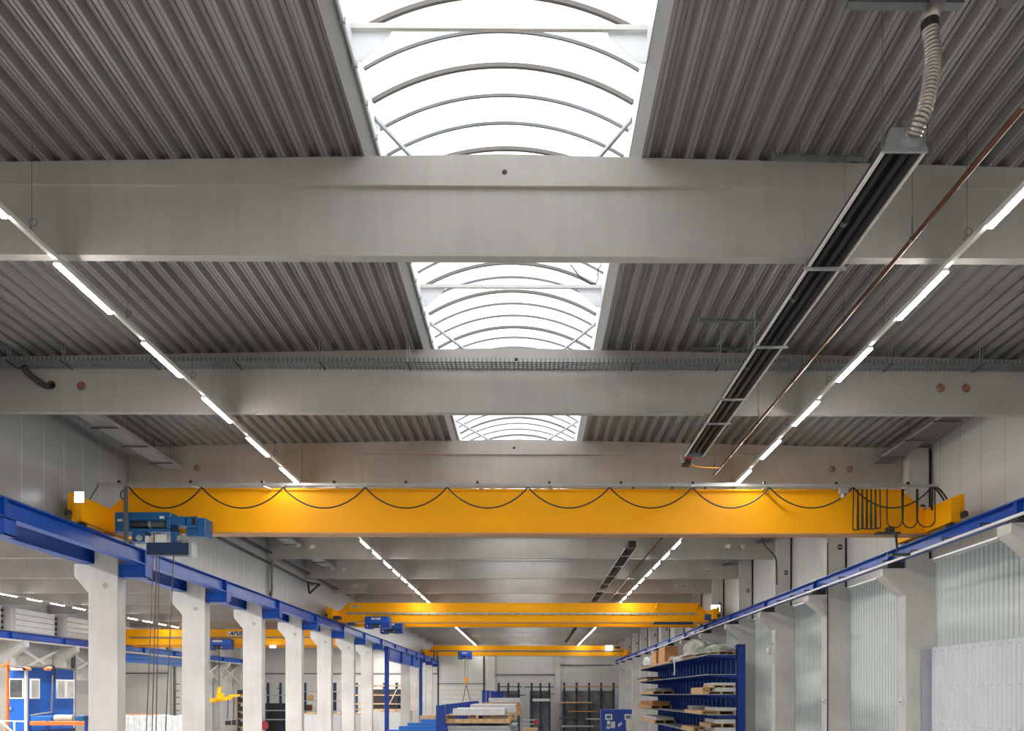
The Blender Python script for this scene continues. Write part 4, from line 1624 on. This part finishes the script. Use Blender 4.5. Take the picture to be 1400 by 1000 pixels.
# white goods and pine edges under the columns on the adjoining side
q = thing('tool_box', P(583, 981, 60), 'open wooden crate behind the light blue beams', 'crate')
a, b = P(574, 990, 58), P(597, 979, 58)
MB().box(a.x, b.x, 58, 59.2, 0, b.z).build('crate_body', M['wood'], q, bevel=.02)

# ================================================================== END WALL: CANTILEVER RACKS WITH BARS
YR = 96.5


def end_rack(posts, ytop, lab, grp=None, yy=YR, arm=(941, 953, 965, 977, 988), m='navy', brace=True):
    p0 = P(posts[0], ytop, yy)
    r = thing('cantilever_rack', ((PX(posts[0], yy) + PX(posts[-1], yy)) / 2, yy, 0), lab, 'rack', grp)
    for px in posts:
        x = PX(px, yy)
        MB().box(x - .13, x + .13, yy, yy + .3, 0, p0.z).build('upright', M[m], r)
        MB().box(x - .13, x + .13, yy - 1.3, yy, 0, .2).build('foot', M[m], r)
        for k, a in enumerate(arm):
            z = P(px, a, yy).z
            MB().prism([(yy, z), (yy - 1.1, z - .0), (yy - 1.1, z - .06), (yy, z - .16)], x - .06, x + .06, 'X').build('arm', M[m], r)
    if brace:
        MB().box(PX(posts[0] - 3, yy), PX(posts[-1] + 2, yy), yy + .5, yy + .55, 0, P(0, 945, yy).z).build('back_mesh', M['back'], r)
        q = MB()
        for a, b in zip(posts[:-1], posts[1:]):
            q.bar(P(a, 960, yy + .15), P(b, 985, yy + .15), .05, .05)
            q.bar(P(b, 960, yy + .15), P(a, 985, yy + .15), .05, .05)
        q.build('cross_brace', M['galv_dark'], r)
    return r


end_rack((682, 695, 709), 934, 'dark blue cantilever rack on the end wall just beyond the panel stacks')
end_rack((727, 739, 751), 934, 'dark blue cantilever rack on the end wall up against the second pier')
end_rack((771.5, 788.5, 805.5, 822, 839), 934, 'widest dark blue cantilever rack on the end wall, behind the blue control cabinet')


def barload(x0, x1, y, th, mat, lab, yy=YR - .6, name='steel_bar', cat='bar'):
    a, b = P(x0, y, yy), P(x1, y, yy)
    h = th * yy / 1000
    o = MB().box(a.x, b.x, yy - .2, yy + .25, a.z - h / 2, a.z + h / 2).build(name, M[mat], bevel=.01)
    return tag(o, lab, cat)


barload(680, 714, 939.5, 1.2, 'dark', 'dark steel bar on the top arms of the rack beyond the panel stacks')
barload(690, 718, 951, 1.4, 'dark', 'dark steel bar on the second arms of the rack beyond the panel stacks')
barload(717, 757, 939.8, 1.4, 'dark', 'long dark steel bar on the top arms of the rack by the second pier')
barload(738, 757, 949.5, 1.0, 'dark', 'short dark bar on the rack by the second pier')
barload(728, 752, 957.5, 3.6, 'wrap', 'bundle of white capped profiles on the rack by the second pier', name='profile_bundle', cat='bundle')
barload(769, 845, 939.2, 1.5, 'wood_orange', 'longest timber beam on the top arms of the widest end wall rack', name='timber_beam', cat='timber')
barload(764, 809, 961, 1.6, 'wood', 'pale timber beam on the third arms of the widest end wall rack', name='timber_beam', cat='timber')
barload(775, 820, 971.5, 1.2, 'dark', 'dark bar with brown battens below the pale timber beam')
barload(776, 818, 973.2, 1.2, 'wood_orange', 'row of brown battens just under a dark bar on the widest end wall rack', name='timber_beam', cat='timber')
barload(764, 793, 983, 1.3, 'dark', 'dark bar on the lowest arms of the widest end wall rack')
barload(801, 822, 983.5, 1.6, 'beige', 'short beige batten beside the blue control cabinet', name='timber_beam', cat='timber')
barload(768, 812, 993.5, 2.0, 'galv', 'grey tube bundle at the foot of the widest end wall rack', name='tube_bundle', cat='bundle')
for i, y in enumerate((985, 990.5)):
    barload(713, 733, y, 1.4, 'galv', ('upper', 'lower')[i] + ' silver tube stack near the red end cover at the foot of the racks', name='tube_bundle', cat='bundle', yy=80)
barload(731, 736, 988, 7, 'red', 'small red cover on the tube ends at the foot of the racks', yy=80, name='end_cover', cat='cover')
barload(714, 735, 998, 5, 'wood', 'pine crate top below the silver tubes at the foot of the racks', yy=78, name='wooden_crate', cat='crate')

# blue control cabinet
cc = thing('control_cabinet', (5.3, 45, 0), 'blue control cabinet with two framed windows and taped notes', 'cabinet')
a, b = P(822, 970.5, 45), P(864, 970.5, 45)
MB().box(a.x, b.x, 45, 45.9, 0, a.z).build('housing', M['blue_rack'], cc, bevel=.015)
for x0, x1 in ((827.5, 837), (854, 863.5)):
    q = MB()
    bpx(q, x0, 977, x1, 984.5, 44.97, 45.0)
    w = q.build('window_frame', M['wrap'], cc)
    q = MB()
    bpx(q, x0 + 1.7, 978.8, x1 - 1.7, 982.8, 44.96, 44.975)
    q.build('pane', M['glass_dark'], w)
    w.children[0].matrix_parent_inverse = Matrix.Identity(4)
for i, (x0, y0, x1, y1, m) in enumerate(((830, 986, 834, 991, 'wrap'), (835, 987, 841, 996, 'beige'), (845, 990, 847.5, 994, 'wrap'), (848, 988, 850, 992, 'wrap'), (829, 993, 834, 997, 'glass_pale'))):
    q = MB()
    bpx(q, x0, y0, x1, y1, 44.985, 44.999)
    q.build('note', M[m], cc)
q = MB()
bpx(q, 857, 985, 867, 1000, 44.2, 44.7)
tag(q.build('carton', M['beige'], bevel=.02), 'beige carton standing in front of the blue control cabinet', 'box')

# ================================================================== ADJOINING BAY
# raised blue cabin
cb = thing('operator_cabin', (-20.9, 31.6, 0), 'raised blue operator cabin with white framed windows behind the first columns', 'cabin')
cx0, cx1 = PX(11, 30), PX(36, 30)
cy1 = abs(cx1) / (abs(104 - 724) / 1000)
zt = P(36, 913, 30).z
MB().box(cx0, cx1, 30, cy1, H(-1.5), zt).build('cabin_wall', M['cabin'], cb, bevel=.02)
MB().box(cx0 - .1, cx1 + .08, 29.92, cy1 + .08, zt, zt + .06).build('cabin_roof', M['galv_dark'], cb)
MB().box(cx0 + .05, cx1 - .05, 30.05, cy1 - .05, 0, H(-1.5)).build('plinth', M['blue_rack'], cb)
MB().box(cx1 - .06, cx1 + .03, 29.96, 30.06, H(-1.5), zt).build('corner_post', M['offwhite'], cb)
MB().box(cx1 - .02, cx1 + .012, cy1 - .06, cy1 + .02, H(-1.5), zt).build('corner_post', M['offwhite'], cb)
zw0, zw1 = P(36, 956, 30).z, P(36, 928, 30).z
q = MB().box(PX(13, 30), PX(33.5, 30), 29.95, 30.0, zw0, zw1)
w = q.build('window_frame', M['slat'], cb)
MB().box(PX(15, 30), PX(31.5, 30), 29.94, 29.955, zw0 + .06, zw1 - .06).build('pane', M['glass_dark'], w)


def yat(px):
    return cx1 / (PX(px, 1.0))


for a, b in ((40, 53), (76.5, 88), (88.5, 100.5)):
    ya, yb = yat(a), yat(b)
    w = MB().box(cx1, cx1 + .05, ya, yb, zw0, zw1).build('window_frame', M['slat'], cb)
    MB().box(cx1 + .045, cx1 + .06, ya + .09, yb - .09, zw0 + .07, zw1 - .07).build('pane', M['glass_pale'], w)
q = MB()
yj = yat(69)
q.tube(smooth_path([Vector((cx1 + .05, yat(58), zt + .05)), Vector((cx1 + .1, yat(64), zt + .16)), Vector((cx1 + .15, yat(70), zt + .02)), Vector((cx1 + .1, yat(70), zt - .6)), Vector((cx1 + .05, yat(68), zt - .9))], 6), .03, 8)
q.build('cable', M['black'], cb, smooth=True)
q = MB()
q.tube([P(13, 969, 29.97), P(13, 969, 29.9)], .07, 14)
q.build('door_handle', M['galv'], cb)
q = MB()
q.tube([Vector((cx1 + .1, 30.1, P(36, 979, 30).z)), Vector((cx1 + .1, yat(67), P(67, 973, 33).z)), Vector((cx1 + .1, yat(69), zt - .3))], .04, 8)
q.build('guard_pipe', M['galv_dark'], cb)
q = MB()
bpx(q, 10, 914, 35, 917, 29.6, 29.95)
q.build('roof_duct', M['beige'], cb)
q = MB()
for px in (12, 33, 62):
    p = P(px, 915, 29.6)
    q.tube([p, p + Vector((0, .3, 0))], .07, 10)
q.build('pipe_joint', M['orange'], cb)

# orange pallet rack and goods in front of the cabin
pk = thing('pallet_rack', (-17, 27, 0), 'orange beam pallet rack in front of the blue cabin', 'rack')
ya = 26.0
z = P(80, 990, ya).z
MB().box(PX(40, ya), PX(116, ya), ya, ya + .06, z - .06, z + .06).build('beam', M['orange'], pk)
MB().box(PX(40, ya), PX(116, ya), ya + 1.0, ya + 1.06, z - .06, z + .06).build('beam', M['orange'], pk)
for px in (39, 117):
    for dy in (0, 1.0):
        MB().box(PX(px, ya) - .04, PX(px, ya) + .04, ya + dy, ya + dy + .08, 0, z + .1).build('upright', M['blue_rack'], pk)
mb = MB()
for i in range(9):
    a = PX(40, ya) + i * (PX(116, ya) - PX(40, ya) - .15) / 8
    mb.box(a, a + .15, ya, ya + 1.06, z + .06, z + .085)
mb.build('shelf_boards', M['wood'], pk)
p0, p1 = P(73, 980, 26.3), P(98, 980, 26.3)
q = MB()
zr_ = z + .085 + .11
q.tube([(p0.x, 26.4, zr_), (p1.x, 26.4, zr_)], .11, 20)
tag(q.build('material_roll', M['beige'], smooth=False), 'beige roll of material lying on the orange rack', 'roll')
q = MB()
bpx(q, 42, 980, 70, 986, 26.3, 26.8)
b = tag(q.build('parts_tray', M['blue_light'], bevel=.01), 'flat blue parts tray on the orange rack beside the roll', 'tray')
q = MB()
bpx(q, 102, 979, 115, 986, 26.3, 26.7)
tag(q.build('parts_bin', M['hoist_blue'], bevel=.02), 'small blue parts bin at the column end of the orange rack', 'bin')
q = thing('rack_frame', (-20.3, 28.3, 0), 'tall slim orange upright beside the blue cabin', 'upright')
MB().box(PX(7.5, 28.3), PX(10.2, 28.3), 28.3, 28.4, 0, P(8, 905, 28.3).z).build('post', M['orange'], q)
MB().bar(P(0, 912, 28.3), P(12, 908, 28.3), .06, .06).build('arm', M['orange'], q)
q = thing('stair_railing', (-19.5, 27, 0), 'white stair railing in front of the blue cabin', 'railing')
for p_ in (((0, 984), (39, 987)),):
    MB().bar(P(0, 986, 27), P(39, 987, 27), .05, .05).build('handrail', M['wrap'], q)
for px in (20, 37):
    MB().box(PX(px, 27) - .03, PX(px, 27) + .03, 26.97, 27.03, 0, P(px, 987, 27).z).build('post', M['wrap'], q)
MB().bar(P(1, 987, 27), P(20, 1004, 27), .05, .05).build('brace', M['wrap'], q)
q = MB()
q.tube([(-37.4, 60.2, 0), (-37.4, 60.2, H(4.0))], .16, 10)
tag(q.build('down_pipe', M['dark']), 'dark down pipe beside the blue cabin on the outer wall', 'pipe')
# cross braces below the far runway
for i, (y0, y1) in enumerate(((53.9, 59.4), (59.9, 65.4), (83.9, 89.4), (89.9, 95.4))):
    q = MB()
    q.bar((-37.9, y0, H(3.7)), (-37.9, y1, H(1.6)), .14, .2)
    q.bar((-37.85, y1, H(3.7)), (-37.85, y0, H(1.6)), .14, .2)
    tag(q.build('cross_brace', M['concrete_col']), 'pale crossed struts under the runway on the outer wall, %s pair' % ORD[i], 'brace')

# grey loading partition and wrapped goods seen between the first two columns
gp = thing('loading_partition', (-36, 68, 0), 'grey partition wall with a horizontal joint behind the blue girder', 'partition', kind='thing')
a, b = P(150, 1000, 68), P(230, 900, 68)
MB().box(a.x, b.x, 68, 68.3, 0, P(200, 898, 68).z).build('panel', M['panel_end'], gp)
MB().box(a.x, b.x, 67.93, 68, P(200, 922, 68).z, P(200, 920, 68).z).build('joint_rail', M['galv_dark'], gp)
gw = thing('wrapped_load', (-27, 50, 0), 'long white foil wrapped load behind the second column', 'load')
a, b = P(160, 979, 50), P(250, 979, 50)
rings = []
n = 30
mb = MB()
for i in range(12):
    x0 = a.x + (b.x - a.x) * i / 12
    x1 = a.x + (b.x - a.x) * (i + 1) / 12
    dz = random.uniform(-.06, .06)
    mb.box(x0, x1, 50 + random.uniform(0, .05), 51.2, 0.15, a.z + dz)
mb.build('foil', M['foil'], gw, bevel=.05)
MB().box(a.x, b.x, 50, 51.2, 0, .15).build('timber_base', M['wood'], gw)
q = MB()
bpx(q, 165, 976.5, 210, 979, 51.4, 52.2)
q.box(PX(165, 51.4), PX(210, 51.4), 51.4, 52.2, 0, P(165, 979, 51.4).z)
tag(q.build('crate_top', M['wood_orange']), 'brown crate top just showing behind the white foil wrapped load', 'crate')
tn = thing('tall_stand', (-34, 72, 0), 'tall grey ladder stand beside the grey partition', 'stand')
MB().box(PX(238, 69.0) - .1, PX(238, 69.0) + .1, 69.0, 69.2, 0, P(238, 911, 69).z).build('post', M['galv_dark'], tn)
for i in range(6):
    p = P(238, 936 + i * 9, 69)
    MB().box(p.x, p.x + .5, 69.0, 69.1, p.z - .04, p.z + .04).build('rung', M['galv_dark'], tn)

# yellow lifting beam hanging in the adjoining bay
lb = thing('lifting_beam', P(303, 955, 58), 'yellow spreader beam hanging in the adjoining bay between the second and third columns', 'lifting beam')
yy = 58.0
mb = MB()
mb.add([P(283, 956, yy), P(318, 952, yy + 1), P(318, 957, yy + 1), P(283, 962, yy), P(283, 956, yy + .3), P(318, 952, yy + 1.3), P(318, 957, yy + 1.3), P(283, 962, yy + .3)], [(0, 1, 2, 3), (7, 6, 5, 4), (0, 4, 5, 1), (3, 2, 6, 7), (0, 3, 7, 4), (1, 5, 6, 2)])
mb.build('beam', M['yellow'], lb)
mb = MB()
bpx(mb, 296, 948, 303, 957, yy - .1, yy + .4)
mb.build('centre_plate', M['yellow'], lb)
mb = MB()
bpx(mb, 313, 950, 326, 953, yy + .5, yy + .8)
bpx(mb, 312, 952, 316, 957, yy + .4, yy + .6)
mb.build('end_arm', M['yellow'], lb)
q = MB()
q.tube([P(299.5, 948, yy), P(299.5, 941, yy)], .14, 10)
q.tube([P(299.5, 943, yy), P(301.5, 940, yy)], .12, 10)
q.build('hook_block', M['yellow'], lb)
q = MB()
q.tube([P(299.5, 941, yy), P(299.2, 888, 66)], .03, 5)
q.build('wire_rope', M['rope'], lb)
for x in (312, 320):
    q = MB()
    q.tube([P(x, 956, yy + .5), P(x - 1, 984, yy + .5)], .04, 5)
    q.build('sling', M['dark'], lb)
q = MB()
bpx(q, 308, 986, 314, 992, yy + .4, yy + .7)
bpx(q, 317, 985, 321, 992, yy + .4, yy + .7)
q.build('magnet_pad', M['black'], lb)

# shelving bays at the end of the adjoining bay
sb = thing('storage_rack', (PX(328, 80), 80, 0), 'dark storage rack with pale boards behind the third column', 'rack')
for px in (326, 334):
    MB().box(PX(px, 80) - .12, PX(px, 80) + .12, 80, 80.3, 0, P(px, 944, 80).z).build('upright', M['dark'], sb)
for y in (950, 961, 973, 983, 994):
    MB().box(PX(324, 80), PX(336, 80), 79.8, 81, P(330, y, 80).z - .08, P(330, y, 80).z + .04).build('board', M['wood_orange'], sb)
    MB().box(PX(327, 80), PX(335, 80), 80.1, 80.9, P(330, y, 80).z + .04, P(330, y - 6.5, 80).z).build('stored_goods', M['dark'], sb)
s2 = end_rack((366, 383), 934, 'dark blue shelf rack with grey shelves behind the fourth column', yy=96, arm=(941,), m='navy', brace=False)
for y in (951, 972, 984.5):
    z = P(370, y, 95.3).z
    MB().box(PX(358, 95.3), PX(392, 95.3), 95.2, 95.9, z - .06, z + .06).build('shelf', M['galv'], s2)
MB().box(PX(358, 97), PX(392, 97), 97, 97.1, 0, P(370, 962, 97).z).build('back_sheet', M['dark'], s2)
s3 = end_rack((417, 455, 458), 934, 'dark blue shelf rack behind the fifth and sixth columns', yy=95, arm=(941,), m='navy', brace=False)
for y in (946, 959, 973):
    z = P(430, y, 94.3).z
    MB().box(PX(410, 94.3), PX(472, 94.3), 94.2, 94.9, z - .06, z + .06).build('shelf', M['galv'], s3)
for i, (x0, y0, x1, y1, mt, lab) in enumerate(((420, 951, 427, 958, 'wood_orange', 'brown coil box on the upper shelf behind the fifth column'), (418, 964, 426, 972, 'copper', 'copper coloured drum on the lower shelf behind the fifth column'))):
    q = MB()
    bpx(q, x0, y0, x1, y1, 94.3, 94.8)
    tag(q.build('stored_box', M[mt], bevel=.05), lab, 'box')
s4 = thing('storage_rack', (PX(535, 88), 88, 0), 'dark rack with pale timber shelves between the blue post and the columns', 'rack')
for px in (487, 503, 525, 542, 558):
    MB().box(PX(px, 88) - .14, PX(px, 88) + .14, 88, 88.3, 0, P(px, 934, 88).z).build('upright', M['navy'], s4)
for y in (938, 951, 963, 970.5):
    z = P(540, y, 88).z
    MB().box(PX(484, 88), PX(560, 88), 87.9, 89.2, z - .08, z + .08).build('shelf', M['wood'], s4)
MB().box(PX(504, 88), PX(559, 88), 89.3, 89.4, P(540, 971, 88).z, P(540, 943, 88).z).build('mesh_back', M['galv_dark'], s4)
q = MB()
q.bar(P(530, 968, 87.9), P(543, 942, 87.9), .08, .08)
q.build('cross_brace', M['wrap'], s4)
# white wrapped goods along the foot of the columns
for i, (x0, x1, y, yy, lab) in enumerate(((412, 434, 977, 66, 'white wrapped stack behind the fifth column'), (452, 466, 977, 70, 'white wrapped stack behind the sixth column'), (480, 496, 977, 74, 'white wrapped stack behind the seventh column'), (519, 561, 974, 80, 'broad white wrapped stack behind the blue post'))):
    a, b = P(x0, y, yy), P(x1, y, yy)
    r = thing('wrapped_stack', ((a.x + b.x) / 2, yy, 0), lab, 'stack')
    MB().box(a.x, b.x, yy, yy + 1.5, .15, a.z).build('wrapped_body', M['wrap'], r, bevel=.04)
    MB().box(a.x, b.x, yy - .02, yy + 1.5, a.z, a.z + .12).build('top_boards', M['wood'], r)
    MB().box(a.x, b.x, yy, yy + 1.5, 0, .15).build('pallet_base', M['wood'], r)
q = MB()
rc = P(362.5, 992, 34.6)
q.quadloft([[(rc.x + rr * math.cos(2 * PI * k / 14), 34.6 + rr * math.sin(2 * PI * k / 14), P(360, yy, 34.6).z) for k in range(14)] for rr, yy in ((.10, 998), (.15, 994), (.14, 989), (.05, 986))])
r = tag(q.build('hose_reel', M['red'], smooth=True), 'small red hose reel on the side of the fourth column towards the hall', 'reel')
MB().box(-12.57, rc.x, 34.56, 34.64, rc.z - .06, rc.z + .06).build('wall_bracket', M['dark'], r)

# ================================================================== LIGHT
w = bpy.data.worlds.new('sky')
SC.world = w
w.use_nodes = True
nt = w.node_tree
bg = nt.nodes['Background']
bg.inputs['Color'].default_value = (.96, .98, 1.0, 1)
bg.inputs['Strength'].default_value = 2.5


def area(name, loc, sx, sy, power, col=(1, .97, .93), rot=(0, 0, 0), portal=False):
    l = bpy.data.lights.new(name, 'AREA')
    l.shape = 'RECTANGLE'
    l.size, l.size_y = sx, sy
    l.energy = power
    l.color = col
    o = bpy.data.objects.new(name, l)
    COL.objects.link(o)
    o.location = loc
    o.rotation_euler = rot
    if portal:
        l.cycles.is_portal = True
    return o


area('skylight_portal', (CX, 46, H(8.19)), 3.8, 106, 1, portal=True)
# unseen area lights added for brightness: adjoining bay rows, and rows behind the camera
area('adjoining_fill_light', (-19.8, 36, H(6.2)), .1, 48, 8200)
area('adjoining_fill_light', (-19.8, 84, H(6.2)), .1, 26, 4300)
area('adjoining_outer_fill_light', (-32.45, 22, H(6.2)), .1, 42, 7500)
area('rear_fill_light', (-6.79, 0, H(6.2)), .09, 12, 1200)
area('rear_fill_light', (6.08, 0, H(6.2)), .09, 12, 1200)

# ================================================================== CAMERA AND VIEW
cam = bpy.data.cameras.new('camera')
co = bpy.data.objects.new('camera', cam)
COL.objects.link(co)
SC.camera = co
co.location = (0, 0, E)
co.rotation_euler = (PI / 2, 0, -TH)
cam.sensor_fit = 'HORIZONTAL'
cam.sensor_width = 36
cam.lens = 36 * FPX / 1400
cam.shift_x = (700 - PPX) / 1400
cam.shift_y = (PPY - 500) / 1400
cam.clip_start = .05
cam.clip_end = 300
vs = SC.view_settings
SC.display_settings.display_device = 'sRGB'
vs.view_transform = 'Standard'
vs.look = 'None'
vs.gamma = 1
vs.use_curve_mapping = False
vs.exposure = 0.1
SC.cycles.use_denoising = True
SC.cycles.max_bounces = 8
SC.cycles.diffuse_bounces = 5
SC.cycles.transparent_max_bounces = 16
SC.cycles.sample_clamp_indirect = 6
SC.cycles.caustics_reflective = False
SC.cycles.caustics_refractive = False
